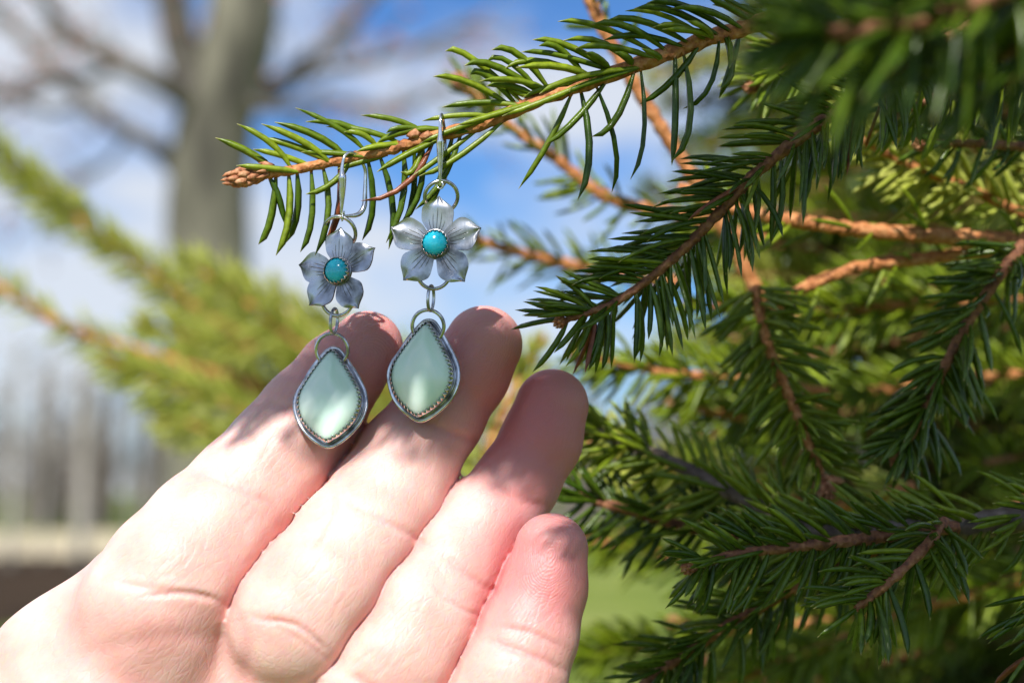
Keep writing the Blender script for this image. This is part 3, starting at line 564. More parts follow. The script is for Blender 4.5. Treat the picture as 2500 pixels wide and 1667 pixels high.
def pads(p):
    """soft swellings on the palm side of each phalanx"""
    return 0
YA, YB = F(1000, 900, 6)[1], F(1000, 1010, 6)[1]
def sdf(p):
    f = None; kf = np.interp(p[..., 1], [YB, YA], [1.4, .25])
    for nm, S in FS.items():
        d = cap_chain(p, S)
        # pad of the fingertip and the two lower phalanges, squeezed at the joints
        for i, amp, ex in ((0.55, .45, 5.5), (3.1, .35, 8.5), (5.4, .35, 9.5)):
            if i > len(S)-1.2: continue
            a = S[int(i)]; b = S[int(i)+1]; c = a+(b-a)*(i-int(i)); cc = c[:3]-np.array([0, 0, c[3]*.6]); d = d-amp*np.exp(-((p-cc)**2).sum(-1)/(2*(ex*.75)**2))
        f = d if f is None else smin(f, d, kf)
    m = None
    for S in PS:
        d = cap_chain(p, S, 6, .62); m = d if m is None else smin(m, d, 9)
    for a in MS:
        q = (p-a[:3])*np.array([1, 1, 1/.7]); m = smin(m, (np.linalg.norm(q, axis=-1)-a[3])*.8, 6)
    return smin(f, m, 4.0)
def surface_nets(fn, lo, hi, h):
    nx, ny, nz = [int((b-a)/h)+1 for a, b in zip(lo, hi)]
    X = np.stack(np.meshgrid(*[lo[i]+h*np.arange(n) for i, n in enumerate((nx, ny, nz))], indexing='ij'), -1)
    G = np.empty((nx, ny, nz)); 
    for i in range(nx): G[i] = fn(X[i])
    ins = G < 0; c = np.zeros((nx-1, ny-1, nz-1), int)
    for a in (0, 1):
        for b in (0, 1):
            for d in (0, 1): c += ins[a:nx-1+a, b:ny-1+b, d:nz-1+d]
    act = (c > 0) & (c < 8); idx = -np.ones(act.shape, int); ii = np.argwhere(act); idx[act] = np.arange(len(ii))
    acc = np.zeros((len(ii), 3)); cnt = np.zeros(len(ii))
    for ax in range(3):
        o = [k for k in range(3) if k != ax]
        for a in (0, 1):
            for b in (0, 1):
                s = ii.copy(); s[:, o[0]] += a; s[:, o[1]] += b; e = s.copy(); e[:, ax] += 1
                g0, g1 = G[tuple(s.T)], G[tuple(e.T)]; m = (g0 < 0) != (g1 < 0); t = np.where(m, g0/np.where(m, g0-g1, 1), 0)
                pt = s.astype(float); pt[:, ax] += t; acc[m] += pt[m]; cnt[m] += 1
    V = acc/cnt[:, None]*h+np.array(lo); Q = []
    for ax in range(3):
        o = [k for k in range(3) if k != ax]; sl0 = [slice(1, n-1) for n in (nx, ny, nz)]; sl0[ax] = slice(0, (nx, ny, nz)[ax]-1); sl1 = list(sl0); sl1[ax] = slice(1, (nx, ny, nz)[ax])
        a_, b_ = ins[tuple(sl0)], ins[tuple(sl1)]; pos = np.argwhere(a_ != b_); off = np.array([s.start for s in sl0]); flip = b_[tuple(pos.T)]; pos = pos+off
        q = []
        for da, db in ((-1, -1), (0, -1), (0, 0), (-1, 0)):
            r = pos.copy(); r[:, o[0]] += da; r[:, o[1]] += db; q.append(idx[tuple(r.T)])
        q = np.stack(q, 1); fl = flip if ax != 1 else ~flip; q[fl] = q[fl][:, ::-1]; Q.append(q)
    return V, np.vstack(Q)
def grad(fn, p, e=.05, f0=None):
    g = np.empty_like(p); f0 = fn(p) if f0 is None else f0
    for a in range(3):
        d = np.zeros(3, p.dtype); d[a] = e; g[:, a] = (fn(p+d)-f0)/e
    return g
def subdivide(V, Q):
    E = np.sort(np.concatenate([Q[:, [0, 1]], Q[:, [1, 2]], Q[:, [2, 3]], Q[:, [3, 0]]]), 1); key = E[:, 0].astype(np.int64)*len(V)+E[:, 1]
    u, inv = np.unique(key, return_inverse=True); a, b = u//len(V), u % len(V); n = len(Q); em = inv.reshape(4, n).T+len(V); fc = len(V)+len(u)+np.arange(n)
    V2 = np.vstack([V, (V[a]+V[b])/2, V[Q].mean(1)])
    Q2 = np.concatenate([np.stack([Q[:, k], em[:, k], fc, em[:, (k+3) % 4]], 1) for k in range(4)]); return V2, Q2
# creases of the palm side: photo points, depth mm, half width mm
CREASE = [([(250, 1330), (310, 1345), (390, 1356), (470, 1368), (545, 1404)], .16, .7), ([(545, 1402), (556, 1450), (562, 1510), (558, 1600)], .4, 1.5), ([(545, 1404), (610, 1425), (680, 1462), (735, 1500), (775, 1532)], .15, .7),
          ([(330, 1368), (430, 1362), (500, 1378)], .35, .6), ([(600, 1418), (690, 1440), (760, 1500)], .35, .6),
          ([(415, 1075), (480, 1092), (560, 1128), (640, 1165)], .28, .8), ([(770, 1120), (772, 1170), (748, 1225), (720, 1262)], .3, .6), ([(790, 1145), (860, 1185), (940, 1225), (990, 1262)], .30, .8),
          ([(1010, 1262), (1060, 1310), (1110, 1345), (1150, 1370)], .28, .8), ([(995, 1345), (1040, 1385), (1110, 1420)], .22, .5), ([(1075, 1092), (1140, 1110), (1210, 1150), (1270, 1165)], .25, .9),
          ([(600, 925), (680, 945), (760, 990), (800, 1010)], .25, .8), ([(930, 950), (990, 975), (1080, 1010), (1120, 1020)], .25, .8), ([(1110, 1465), (1180, 1490), (1250, 1515), (1310, 1550)], .35, .8),
          ([(1150, 1440), (1220, 1452), (1300, 1490)], .2, .6), ([(800, 1545), (860, 1590), (900, 1660)], .35, 1.2), ([(60, 1560), (200, 1500), (380, 1460), (520, 1470)], .18, 1.6)]
def relax(V, Q, n):
    a = Q.ravel(); b = np.roll(Q, -1, 1).ravel(); c = np.bincount(a, minlength=len(V))+np.bincount(b, minlength=len(V))
    for _ in range(n):
        S = np.stack([np.bincount(a, V[b, k], len(V))+np.bincount(b, V[a, k], len(V)) for k in range(3)], 1); V = .5*V+.5*S/np.maximum(c, 1)[:, None]
    return V
def hand():
    lo, hi = (-135.0, -190.0, -32.0), (16.0, 18.0, 42.0)
    V, Q = surface_nets(sdf, lo, hi, 1.25)
    for it in range(3):
        for _ in range(2 if it == 0 else 1): d = sdf(V); g = grad(sdf, V, f0=d); V = V-g*np.clip(d/np.maximum((g*g).sum(1), .5), -.6, .6)[:, None]
        if it == 2: V = relax(V, Q, 3)
        else: V = relax(V, Q, 1); V, Q = subdivide(V, Q)
    print('hand verts', len(V))
    g = nrm(g); fx, fy = toF(V); face = np.clip(-g[:, 2]*2.0-.1, 0, 1); disp = np.zeros(len(V)); cr = np.zeros(len(V)); s = PX*FK
    nzr = np.random.default_rng(3)
    def closest(P):
        P = np.array(P, float); C = catmull(P, 40); C[1:-1] += nzr.normal(0, .6, C[1:-1].shape); best = np.full(len(V), 1e9); tt = np.zeros(len(V))
        near = (fx > C[:, 0].min()-80) & (fx < C[:, 0].max()+80) & (fy > C[:, 1].min()-80) & (fy < C[:, 1].max()+80); I = np.nonzero(near)[0]
        p = np.stack([fx[I], fy[I]], 1); b = np.full(len(I), 1e9); t = np.zeros(len(I))
        for k in range(len(C)-1):
            a, d = C[k], C[k+1]-C[k]; u = np.clip(((p-a)@d)/(d@d), 0, 1); q = np.linalg.norm(p-a-u[:, None]*d, axis=1); m = q < b; b = np.where(m, q, b); t = np.where(m, (k+u)/39, t)
        best[I] = b; tt[I] = t; return best*s, tt
    for P, dep, w in CREASE:
        dd, t = closest(P); fade = np.clip(np.minimum(t, 1-t)*6, 0.15, 1); e = np.exp(-(dd/w)**2)
        disp -= dep*e*fade*face; disp += dep*.12*np.exp(-((dd-w*2.2)/(w*1.3))**2)*fade*face; cr += e*fade*dep
    FD = {nm: cap_chain(V, S) for nm, S in FS.items()}
    for a, b, dep, y1 in (('index', 'middle', 2.3, 1412), ('middle', 'ring', 1.8, 1540), ('ring', 'pinky', 1.6, 3000)):
        df, mn_ = FD[a]-FD[b], np.minimum(FD[a], FD[b]); near = np.exp(-(np.clip(mn_, 0, 9)/1.6)**2)*np.clip((y1+15-fy)/35, 0, 1); fc = np.clip(-g[:, 2]*3+1.2, 0, 1)
        e, wide = np.exp(-(df/.55)**2), np.exp(-(df/1.9)**2); V[:, 2] += dep*(.6*e+.4*wide)*near*fc; cr += e*near*.9  # seam colour also turns darker red, painting the shade in the gap
    # short skin folds running mostly along the fingers
    for k in range(150):
        nm = ('index', 'middle', 'ring', 'pinky')[nzr.integers(4)]; S = FING[nm]; i = nzr.uniform(1.2, len(S)-1.6); a, b = np.array(S[int(i)]), np.array(S[int(i)+1]); c = a+(b-a)*(i-int(i)); ax = (b-a)[:2]/np.linalg.norm((b-a)[:2]); pe = np.array([ax[1], -ax[0]])
        o = c[:2]+pe*nzr.uniform(-.75, .75)*c[3]; an = nzr.normal(0, .25); di = ax*math.cos(an)+pe*math.sin(an); ln = nzr.uniform(15, 55); bow = pe*nzr.normal(0, 6)
        dd, t = closest([o-di*ln, o+bow, o+di*ln]); e = np.exp(-(dd/nzr.uniform(.25, .5))**2)*np.clip(np.minimum(t, 1-t)*3, 0, 1); dp = nzr.uniform(.02, .075); disp -= dp*e*face; cr += e*dp*.6
    V = V+g*disp[:, None]
    flush_shade = np.zeros(len(V))
    for nm, w in (('index', .75), ('middle', .8), ('ring', 1.0), ('pinky', 1.0)):
        S = FS[nm]
        for i, ww, rr in ((0, 1, 9), (1, 1, 9), (2, .5, 8)):
            flush_shade += w*ww*.6*np.exp(-((V-S[i][:3])**2).sum(1)/(2*rr*rr))  # natural fingertip redness, deepened to paint in the shade on the tips
    flush_shade += .25*np.exp(-((V-F(330, 1500, -15))**2).sum(1)/(2*100)); flush_shade += np.clip(cr*.4, 0, .25)
    fold = np.clip(-(sdf(V+g*1.6)-1.6)*1.2, 0, 1); flush_shade += fold*.2     # skin between two fingers is redder
    t = thing('hand', 'open left hand with four fingers held up behind the hanging earrings, palm towards the viewer', 'hand', W(F(300, 1900, 5)))
    o = put('skin', V, Q, M_skin, t, attrs={'flush_shade': np.clip(flush_shade, 0, 1.2), 'crease': np.clip(cr, 0, 1)})
def skin_mat():
    m, t, b, l = mat('skin'); tc = N(t, 'ShaderNodeTexCoord'); fl = N(t, 'ShaderNodeAttribute', attribute_name='flush_shade')
    n = N(t, 'ShaderNodeTexNoise'); n.inputs['Scale'].default_value = 90; n.inputs['Detail'].default_value = 6; l(tc.outputs['Object'], n.inputs['Vector'])
    n3 = N(t, 'ShaderNodeTexNoise'); n3.inputs['Scale'].default_value = 700; n3.inputs['Detail'].default_value = 3; l(tc.outputs['Object'], n3.inputs['Vector'])
    mot = ramp(t, [(0.34, (0.67, 0.385, 0.335)), (0.5, (0.73, 0.455, 0.40)), (0.66, (0.78, 0.53, 0.47))]); l(n.outputs['Fac'], mot.inputs[0])
    mot2 = N(t, 'ShaderNodeMix', data_type='RGBA', blend_type='OVERLAY'); mot2.inputs[0].default_value = .25; l(mot.outputs[0], mot2.inputs[6]); l(n3.outputs['Color'], mot2.inputs[7])
    mot3 = N(t, 'ShaderNodeMix', data_type='RGBA'); mot3.inputs[0].default_value = .35; l(mot.outputs[0], mot3.inputs[6]); l(mot2.outputs[2], mot3.inputs[7])
    red = N(t, 'ShaderNodeMix', data_type='RGBA'); red.inputs[7].default_value = (0.58, 0.20, 0.20, 1); l(mot3.outputs[2], red.inputs[6]); l(fl.outputs['Fac'], red.inputs[0])
    l(red.outputs[2], b.inputs['Base Color'])
    b.inputs['Subsurface Weight'].default_value = 1.0; b.inputs['Subsurface Radius'].default_value = (1.0, 0.30, 0.16); b.inputs['Subsurface Scale'].default_value = 0.0016
    b.inputs['Roughness'].default_value = 0.48; b.inputs['Specular IOR Level'].default_value = 0.45
    # friction ridges on the finger pads: concentric, warped
    o0 = np.array(W(F(300, 1900, 5))); heights = None
    for nm, dx, dy in (('index', 0, 25), ('middle', 8, 10), ('ring', -10, 10), ('pinky', 0, 10)):
        X, Y, dz, r = FING[nm][0]; X2, Y2 = FING[nm][1][:2]; c = W(F(X+dx, Y+dy, dz-6))-o0
        mpn = N(t, 'ShaderNodeMapping'); ang = math.atan2(-(Y-Y2), X-X2)-math.pi/2
        nw = N(t, 'ShaderNodeTexNoise'); nw.inputs['Scale'].default_value = 160; l(tc.outputs['Object'], nw.inputs['Vector'])
        va = N(t, 'ShaderNodeVectorMath', operation='SUBTRACT'); va.inputs[1].default_value = tuple(c); l(tc.outputs['Object'], va.inputs[0])
        rt = N(t, 'ShaderNodeVectorRotate', rotation_type='Y_AXIS'); rt.inputs['Angle'].default_value = ang; l(va.outputs[0], rt.inputs['Vector'])
        sc = N(t, 'ShaderNodeVectorMath', operation='MULTIPLY'); sc.inputs[1].default_value = (1.25, 0.5, 0.85); l(rt.outputs[0], sc.inputs[0])
        le = N(t, 'ShaderNodeVectorMath', operation='LENGTH'); l(sc.outputs[0], le.inputs[0])
        ad = N(t, 'ShaderNodeMath', operation='MULTIPLY_ADD'); ad.inputs[1].default_value = 0.0045; l(nw.outputs['Fac'], ad.inputs[0]); l(le.outputs['Value'], ad.inputs[2])
        mu = N(t, 'ShaderNodeMath', operation='MULTIPLY'); mu.inputs[1].default_value = 2*math.pi/0.00052; l(ad.outputs[0], mu.inputs[0])
        si = N(t, 'ShaderNodeMath', operation='SINE'); l(mu.outputs[0], si.inputs[0])
        mk = N(t, 'ShaderNodeMapRange'); mk.inputs[1].default_value = .0095; mk.inputs[2].default_value = .006; mk.inputs[3].default_value = 0; mk.inputs[4].default_value = 1; l(le.outputs['Value'], mk.inputs[0])
        mm = N(t, 'ShaderNodeMath', operation='MULTIPLY'); l(si.outputs[0], mm.inputs[0]); l(mk.outputs[0], mm.inputs[1])
        if heights is None: heights = mm.outputs[0]
        else:
            s2 = N(t, 'ShaderNodeMath', operation='ADD'); l(heights, s2.inputs[0]); l(mm.outputs[0], s2.inputs[1]); heights = s2.outputs[0]
    # fine skin lines along the fingers
    rt = N(t, 'ShaderNodeVectorRotate', rotation_type='Y_AXIS'); rt.inputs['Angle'].default_value = math.radians(-36); l(tc.outputs['Object'], rt.inputs['Vector'])
    ms = N(t, 'ShaderNodeMapping'); ms.inputs['Scale'].default_value = (1.0, 1.0, 0.28); l(rt.outputs[0], ms.inputs[0])
    n2 = N(t, 'ShaderNodeTexNoise'); n2.inputs['Scale'].default_value = 1500; n2.inputs['Detail'].default_value = 4; n2.inputs['Distortion'].default_value = .6; l(ms.outputs[0], n2.inputs['Vector'])
    vo = N(t, 'ShaderNodeTexVoronoi'); vo.feature = 'DISTANCE_TO_EDGE'; vo.inputs['Scale'].default_value = 900; l(ms.outputs[0], vo.inputs['Vector'])
    vr = N(t, 'ShaderNodeMapRange'); vr.inputs[1].default_value = 0; vr.inputs[2].default_value = .12; l(vo.outputs['Distance'], vr.inputs[0])
    b1 = N(t, 'ShaderNodeBump'); b1.inputs['Distance'].default_value = .00008; b1.inputs['Strength'].default_value = .22; l(heights, b1.inputs['Height'])
    b2 = N(t, 'ShaderNodeBump'); b2.inputs['Distance'].default_value = .00025; b2.inputs['Strength'].default_value = .3; l(n2.outputs['Fac'], b2.inputs['Height']); l(b1.outputs[0], b2.inputs['Normal'])
    b3 = N(t, 'ShaderNodeBump'); b3.inputs['Distance'].default_value = .00008; b3.inputs['Strength'].default_value = .4; l(vr.outputs[0], b3.inputs['Height']); l(b2.outputs[0], b3.inputs['Normal'])
    l(b3.outputs[0], b.inputs['Normal']); return m
M_skin = skin_mat()
hand()

# ------------------------------------------------------------------ the two earrings
def silver(name, c0, c1, rough=.28, scr=.5, scale=500):
    m, t, b, l = mat(name); tc = N(t, 'ShaderNodeTexCoord'); n = N(t, 'ShaderNodeTexNoise'); n.inputs['Scale'].default_value = scale; n.inputs['Detail'].default_value = 6; l(tc.outputs['Object'], n.inputs['Vector'])
    r = ramp(t, [(0.35, c0), (0.6, c1)]); l(n.outputs['Fac'], r.inputs[0]); l(r.outputs[0], b.inputs['Base Color']); b.inputs['Metallic'].default_value = 1
    mr = N(t, 'ShaderNodeMapRange'); mr.inputs[1].default_value = .3; mr.inputs[2].default_value = .7; mr.inputs[3].default_value = rough*1.35; mr.inputs[4].default_value = rough*.75; l(n.outputs['Fac'], mr.inputs[0]); l(mr.outputs[0], b.inputs['Roughness'])
    n2 = N(t, 'ShaderNodeTexNoise'); n2.inputs['Scale'].default_value = 2500; mpn = N(t, 'ShaderNodeMapping'); mpn.inputs['Scale'].default_value = (1, 1, .12); mpn.inputs['Rotation'].default_value = (0, .7, 0); l(tc.outputs['Object'], mpn.inputs[0]); l(mpn.outputs[0], n2.inputs['Vector'])
    bp = N(t, 'ShaderNodeBump'); bp.inputs['Strength'].default_value = scr; bp.inputs['Distance'].default_value = .00003; l(n2.outputs['Fac'], bp.inputs['Height']); l(bp.outputs[0], b.inputs['Normal'])
    return m, t, b, l, r
M_bright = silver('bright_silver', (.62, .62, .62), (.92, .91, .90), .16, .15)[0]
M_silver = silver('silver', (.30, .30, .31), (.72, .72, .72), .24, .3)[0]
M_ox = silver('oxidised_silver', (.10, .10, .11), (.32, .32, .34), .34, .4)[0]
def petal_mat():
    m, t, b, l, r = silver('engraved_silver', (.10, .105, .115), (.50, .51, .53), .33, 1.0, 260)
    u = N(t, 'ShaderNodeAttribute', attribute_name='u'); v = N(t, 'ShaderNodeAttribute', attribute_name='v'); last = None
    for c, v0, v1 in ((0, .1, .72), (.26, .15, .60), (-.27, .12, .58), (.5, .12, .42), (-.52, .15, .44)):
        s = N(t, 'ShaderNodeMath', operation='SUBTRACT'); s.inputs[1].default_value = c; l(u.outputs['Fac'], s.inputs[0]); a = N(t, 'ShaderNodeMath', operation='ABSOLUTE'); l(s.outputs[0], a.inputs[0])
        mr = N(t, 'ShaderNodeMapRange'); mr.inputs[1].default_value = .026; mr.inputs[2].default_value = .006; mr.inputs[4].default_value = .7; l(a.outputs[0], mr.inputs[0])
        g1 = N(t, 'ShaderNodeMapRange'); g1.inputs[1].default_value = v1; g1.inputs[2].default_value = v1-.12; l(v.outputs['Fac'], g1.inputs[0])
        mu = N(t, 'ShaderNodeMath', operation='MULTIPLY'); l(mr.outputs[0], mu.inputs[0]); l(g1.outputs[0], mu.inputs[1])
        if last is None: last = mu.outputs[0]
        else: mxn = N(t, 'ShaderNodeMath', operation='MAXIMUM'); l(last, mxn.inputs[0]); l(mu.outputs[0], mxn.inputs[1]); last = mxn.outputs[0]
    mc = N(t, 'ShaderNodeMix', data_type='RGBA'); mc.inputs[7].default_value = (.10, .10, .11, 1); l(r.outputs[0], mc.inputs[6]); l(last, mc.inputs[0])
    # patina gathered towards the middle of the flower
    pt = N(t, 'ShaderNodeMapRange'); pt.inputs[1].default_value = .38; pt.inputs[2].default_value = .10; pt.inputs[3].default_value = 0; pt.inputs[4].default_value = .75; l(v.outputs['Fac'], pt.inputs[0])
    mc2 = N(t, 'ShaderNodeMix', data_type='RGBA'); mc2.inputs[7].default_value = (.12, .12, .13, 1); l(mc.outputs[2], mc2.inputs[6]); l(pt.outputs[0], mc2.inputs[0])
    rm = N(t, 'ShaderNodeMath', operation='GREATER_THAN'); rm.inputs[1].default_value = 1.5; l(u.outputs['Fac'], rm.inputs[0]); mc3 = N(t, 'ShaderNodeMix', data_type='RGBA'); mc3.inputs[7].default_value = (.20, .15, .13, 1); l(rm.outputs[0], mc3.inputs[0]); l(mc2.outputs[2], mc3.inputs[6]); l(mc3.outputs[2], b.inputs['Base Color'])
    bp = N(t, 'ShaderNodeBump'); bp.invert = True; bp.inputs['Strength'].default_value = .8; bp.inputs['Distance'].default_value = .00012; l(last, bp.inputs['Height'])
    old = b.inputs['Normal'].links[0].from_socket; l(old, bp.inputs['Normal']); l(bp.outputs[0], b.inputs['Normal']); return m
M_petal = petal_mat()
def stone_mat(name, c0, c1, c2, scale, sss, stretch=(1, 1, 1), rough=.16):
    m, t, b, l = mat(name); tc = N(t, 'ShaderNodeTexCoord'); n = N(t, 'ShaderNodeTexNoise'); n.inputs['Scale'].default_value = scale; n.inputs['Detail'].default_value = 4; n.inputs['Distortion'].default_value = .8
    mpn = N(t, 'ShaderNodeMapping'); mpn.inputs['Scale'].default_value = stretch; l(tc.outputs['Object'], mpn.inputs[0]); l(mpn.outputs[0], n.inputs['Vector'])
    r = ramp(t, [(.35, c0), (.52, c1), (.72, c2)]); l(n.outputs['Fac'], r.inputs[0]); l(r.outputs[0], b.inputs['Base Color']); b.inputs['Roughness'].default_value = rough; b.inputs['Coat Weight'].default_value = .5; b.inputs['Coat Roughness'].default_value = .08
    b.inputs['Subsurface Weight'].default_value = sss; b.inputs['Subsurface Radius'].default_value = (1, 1, .9); b.inputs['Subsurface Scale'].default_value = .0012; return m
M_mint = stone_mat('mint_stone', (.60, .80, .66), (.68, .87, .75), (.80, .92, .84), 120, .6, (1, 1, .5))
M_turq = stone_mat('turquoise_stone', (.006, .42, .58), (.01, .52, .70), (.06, .60, .74), 300, .25)
def rot(yaw=0, pitch=0, roll=0):
    """local part axes: x right, y up, z towards the viewer -> local mm (right, up, depth)"""
    cy, sy, cp, sp, cr, sr = math.cos(yaw), math.sin(yaw), math.cos(pitch), math.sin(pitch), math.cos(roll), math.sin(roll)
    Ry = np.array([[cy, 0, sy], [0, 1, 0], [-sy, 0, cy]]); Rx = np.array([[1, 0, 0], [0, cp, -sp], [0, sp, cp]]); Rz = np.array([[cr, -sr, 0], [sr, cr, 0], [0, 0, 1]])
    return np.diag([1, 1, -1])@Ry@Rx@Rz
def place(V, c, R): return np.asarray(V)@R.T+c
def ring(c, rad, wire, R, stretch=1.0, n=48):
    a = np.arange(n)*2*math.pi/n; P = np.stack([rad*np.cos(a), rad*stretch*np.sin(a), 0*a], 1); V, Q = tube(place(P, c, R), wire/2, 10, closed=True); return V, Q
def flat(Q): return np.asarray(Q)[:, ::-1]
def petal_geo(ang, scale, R, c, seed):
    g = np.random.default_rng(seed); U = .02585*scale
    yy = np.array([40, 70, 100, 125, 145, 165, 190, 215, 240, 262, 282, 298, 312, 324, 334, 345.]); hw = np.array([34, 50, 70, 88, 100, 109, 116, 118, 113, 103, 84, 60, 38, 21, 11, 1.])
    yf = np.linspace(40, 345, 26); hf = np.interp(yf, yy, hw); us = np.linspace(-1, 1, 13); k1, k2, k3 = g.normal(0, .10), g.normal(0, .12), g.normal(0, .03)
    ca, sa = math.cos(ang-math.pi/2), math.sin(ang-math.pi/2); Vs = []
    X = us[None]*hf[:, None]*(1+.03*np.sin(yf[:, None]*.05+seed)); Y = yf[:, None]+0*X+k3*X; v = (yf-40)/305
    Z = 60*(.10+k1*.5)*(us[None]**2)*np.minimum(1, hf[:, None]/110)+(18+60*k2*.5)*(v[:, None]**2)+5*np.sin(us[None]*5+seed)*v[:, None]+(-16*np.clip(v[:, None]-.75, 0, 1)*4)
    F0 = np.stack([X*ca-Y*sa, X*sa+Y*ca, Z], -1)*U; B0 = F0.copy(); B0[..., 2] -= .42
    n, m = X.shape; V = np.vstack([F0.reshape(-1, 3), B0.reshape(-1, 3)]); i, j = np.meshgrid(np.arange(n-1), np.arange(m-1), indexing='ij'); a = (i*m+j).ravel()
    Qf = np.stack([a, a+1, a+m+1, a+m], 1); Qb = np.stack([a, a+m, a+m+1, a+1], 1)+n*m
    bd = [k for k in range(m)]+[k*m+m-1 for k in range(1, n)]+[(n-1)*m+k for k in range(m-2, -1, -1)]+[k*m for k in range(n-2, 0, -1)]; bd = np.array(bd); b2 = np.roll(bd, -1); Qs = np.stack([bd, bd+n*m, b2+n*m, b2], 1)
    # separate verts for the rim keep its edge crisp
    nv = len(V); V = np.vstack([V, V]); Qs = Qs+nv
    ua = np.tile(np.tile(us, n), 4); va = np.tile(np.repeat(v, m), 4); ua[nv:] = 2
    return place(V, c, R), np.vstack([Qf, Qb, Qs]), ua, va
def outline_ring(O, levels):
    """O (n,2) closed outline; levels: list of (inset, z) -> skinned loft"""
    n = len(O); T = np.roll(O, -1, 0)-np.roll(O, 1, 0); Nn = nrm(np.stack([T[:, 1], -T[:, 0]], 1)); Nn *= np.sign((Nn*O).sum()); V = []
    for ins, z in levels: V.append(np.column_stack([O-Nn*np.reshape(ins, (-1, 1)), np.broadcast_to(z, (n,))]))
    m = len(levels); V = np.vstack(V); i, j = np.meshgrid(np.arange(m-1), np.arange(n), indexing='ij'); i, j = i.ravel(), j.ravel(); j2 = (j+1) % n
    return V, np.stack([i*n+j, i*n+j2, (i+1)*n+j2, (i+1)*n+j], 1)
def bezel(O, h, tooth, thick, lean, nt):
    """cup wall whose upper edge is cut into teeth"""
    n = len(O); ph = (np.arange(n)*nt/n) % 1; tri = 1-np.abs(ph*2-1); tt = tooth*tri
    return outline_ring(O, [(0, -.1), (-.02, h*.5), (0, h-tooth), (lean*tri*.8, h-tooth+tt), (lean*tri*.8+thick, h-tooth+tt-.02), (thick, h-tooth), (thick, 0)])
def dome(O, h, pw, base=-.3, K=14):
    c = O.mean(0); n = len(O); V = []; ss = np.sin(np.linspace(math.pi/2, 0, K))
    for k, s in enumerate(ss[:-1]): V.append(np.column_stack([c+(O-c)*s, np.full(n, h*(1-s**pw)**.62 if s < 1 else 0)]))
    V.insert(0, np.column_stack([O, np.full(n, base)])); m = len(V); top = m*n; V = np.vstack(V+[np.array([[c[0], c[1], h]])])
    i, j = np.meshgrid(np.arange(m-1), np.arange(n), indexing='ij'); i, j = i.ravel(), j.ravel(); Q = [np.stack([i*n+j, i*n+(j+1) % n, (i+1)*n+(j+1) % n, (i+1)*n+j], 1)]
    k = np.arange(0, n, 2); Q.append(np.stack([(m-1)*n+k, (m-1)*n+(k+1) % n, (m-1)*n+(k+2) % n, np.full(len(k), top)], 1)); return V, np.vstack(Q)
DROP = np.array([(0, 298), (34, 264), (80, 202), (122, 139), (157, 80), (185, 28), (197, -24), (197, -68), (184, -118), (157, -170), (117, -217), (70, -257), (28, -283), (0, -296)])*.02909
def drop_outline(n, off=0.0):
    R_ = DROP; Lh = DROP[1:-1][::-1]*np.array([-1, 1]); P = np.vstack([R_, Lh, R_[:1]]); C = catmull(P, 600)[:-1]
    d = np.linalg.norm(np.diff(np.vstack([C, C[:1]]), axis=0), axis=1); s = np.concatenate([[0], np.cumsum(d)]); u = np.linspace(0, s[-1], n, endpoint=False); Cc = np.vstack([C, C[:1]]); O = np.stack([np.interp(u, s, Cc[:, 0]), np.interp(u, s, Cc[:, 1])], 1)
    if off:
        T = np.roll(O, -2, 0)-np.roll(O, 2, 0); Nn = nrm(np.stack([T[:, 1], -T[:, 0]], 1)); Nn *= np.sign((Nn*O).sum()); O = O+Nn*off
        for _ in range(6): O = (np.roll(O, 1, 0)+2*O+np.roll(O, -1, 0))/4
    return O
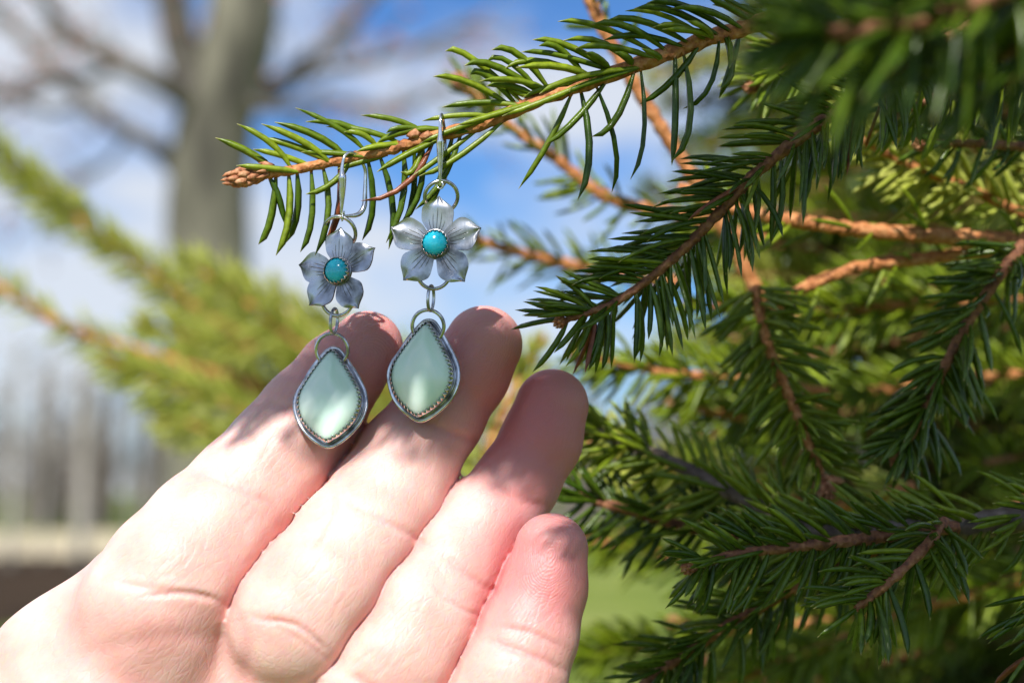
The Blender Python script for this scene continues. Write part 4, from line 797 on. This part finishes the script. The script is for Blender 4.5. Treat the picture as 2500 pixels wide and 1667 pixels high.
def earring(label, hook, hyaw, hh, hw, r1, R1, fl, fR, fang, fs, r2, R2, lk, lR, r3, R3, dr, dR, seed):
    t = thing('earring', label, 'earring', W(hook), 'pair of earrings')
    # lever back ear wire
    ax = np.array([math.cos(hyaw), 0, math.sin(hyaw)]); up = np.array([0, 1.0, 0]); q = lambda a, y: hook+ax*a+up*y*hh/12.6
    P = [q(0, -.3), q(-.1, 1.2), q(0, 3), q(.1, 5.5), q(.1, 7.6), q(0, 8.6), q(.1, 10.2), q(.55, 11.7), q(1.5, 12.5), q(2.7, 12.4), q(3.8, 11.5), q(hw, 9.6), q(hw+.1, 7), q(hw, 4.6), q(hw-.1, 2.4), q(hw-.9, .9), q(hw-2.3, .2), q(.3, 0)]
    rr = [.22, .26, .42, .64, .74, .46, .30, .29, .29, .29, .30, .32, .36, .42, .5, .5, .42, .2]; C = catmull(P, 110); rad = np.interp(np.linspace(0, len(rr)-1, 110), np.arange(len(rr)), rr)
    V, Q = tube(C, rad, 14); put('ear_wire', V, Q, M_bright, t)
    V, Q = merge([ring(hook+np.array([0, -.25, .1]), .62, .34, rot(hyaw+1.2, 0, 0)), tube(np.array([q(.1, .6)+[-.42, 0, 0], q(.1, .6)+[.42, 0, 0]]), .34, 10)]); put('hinge', V, Q, M_bright, t)
    V, Q = ring(r1, 3.05, .72, R1); put('top_ring', V, Q, M_silver, t)
    # flower
    cdisc = [np.column_stack([np.cos(np.arange(32)*math.pi/16)*r*fs, np.sin(np.arange(32)*math.pi/16)*r*fs, np.full(32, z)]) for r, z in ((.02, .02), (2.9, .02), (2.9, -.4), (.02, -.4))]
    V = np.vstack(cdisc); i, j = np.meshgrid(np.arange(3), np.arange(32), indexing='ij'); i, j = i.ravel(), j.ravel(); Q = np.stack([i*32+j, (i+1)*32+j, (i+1)*32+(j+1) % 32, i*32+(j+1) % 32], 1)
    flo = put('flower', place(V, fl, fR), Q, M_ox, t, smooth=False)
    for k, a in enumerate(fang):
        V, Q, ua, va = petal_geo(math.radians(a), fs, fR, fl+fR@np.array([0, 0, .03*(k % 3)+.03]), seed*7+k); put('petal', V, Q, M_petal, flo, attrs={'u': ua, 'v': va})
    a = np.arange(216)*2*math.pi/216; O = np.stack([np.cos(a), np.sin(a)], 1)
    V, Q = bezel(O*2.55, 1.45, .62, .16, .30, 18); V[:, 2] += .1; put('bezel', place(V, fl, fR), Q, M_silver, flo, smooth=False)
    V, Q = dome(O[::4]*2.34, 1.35, 2.2, 0); V[:, 2] += .62; put('turquoise', place(V, fl, fR), Q, M_turq, flo)
    V, Q = outline_ring(O[::4]*2.75, [(0, 0), (.1, .28), (.3, .1), (.3, 0)]); V[:, 2] += .06; put('bezel_base', place(V, fl, fR), Q, M_ox, flo)
    V, Q = ring(r2, 3.0, .72, R2); put('lower_ring', V, Q, M_silver, t)
    V, Q = ring(lk, 1.05, .62, lR, 2.2); put('jump_ring', V, Q, M_silver, t)
    V, Q = ring(r3, 3.0, .72, R3); put('drop_ring', V, Q, M_silver, t)
    # drop
    O = drop_outline(240, 1.36); O[:, 0] += .05*np.sin(np.arange(240)*.16+seed); nn = len(O)
    wav = .12*np.sin(np.arange(nn)*2*math.pi*3/nn+seed)+.08*np.sin(np.arange(nn)*2*math.pi*7/nn)
    V, Q = outline_ring(O, [(4.5, -.5), (.25, -.5), (0, -.38+wav), (-.05, -.05+wav), (.12, .12+wav), (.42, .08+wav*.6), (.8, -.04), (4.5, -.05)])
    drp = put('drop', place(V, dr, dR), Q, M_silver, t)
    V, Q = bezel(drop_outline(480, .42), 2.05, .66, .20, .66, 50); put('serrated_bezel', place(V, dr, dR), Q, M_silver, drp, smooth=False)
    V, Q = outline_ring(drop_outline(240, .5), [(0, -.05), (-.32, .12), (-.5, -.03)]); put('solder_groove', place(V, dr, dR), Q, M_ox, drp)
    V, Q = dome(drop_outline(120, .08), 2.0, 2.0, 0, 18); V[:, 2] += 1.25; put('mint_stone', place(V, dr, dR), Q, M_mint, drp)
    return t
R = math.radians
earring('right silver earring, light grey flower and mint teardrop hanging before the middle finger', A(1690, 585, -3.6), R(84), 13.0, 5.8,
        A(1697, 678, -2.2), rot(R(8), R(22)), A(1655, 1015, -3.4), rot(R(-4), R(-5), 0), (86, 160, 19, 229, 308), 1.0, A(1643, 1222, -2.2), rot(R(8), R(6)),
        A(1622, 1405, -1.4), rot(R(62), 0, R(-6)), Z2(1163, 250, 1.4), rot(R(-8), R(6)), Z2(1137, 530, 1.2), rot(R(-15), R(-9), R(-3)), 1)
earring('left silver earring, bluish tilted flower and mint teardrop hanging before the index finger', A(985, 815, -2.6), R(38), 11.8, 5.0,
        A(970, 930, -1.0), rot(R(-16), R(24)), A(957, 1212, -2.4), rot(R(-20), R(-9), 0), (91, 171, 31, 230, 303), .93, A(950, 1415, -1.2), rot(R(-14), R(4), R(12)),
        Z2(563, 218, -.2), rot(R(58), 0, R(-8)), Z2(550, 400, 2.4), rot(R(-6), R(4)), Z2(542, 700, 1.6), rot(R(-8), R(-16), R(1)), 2)
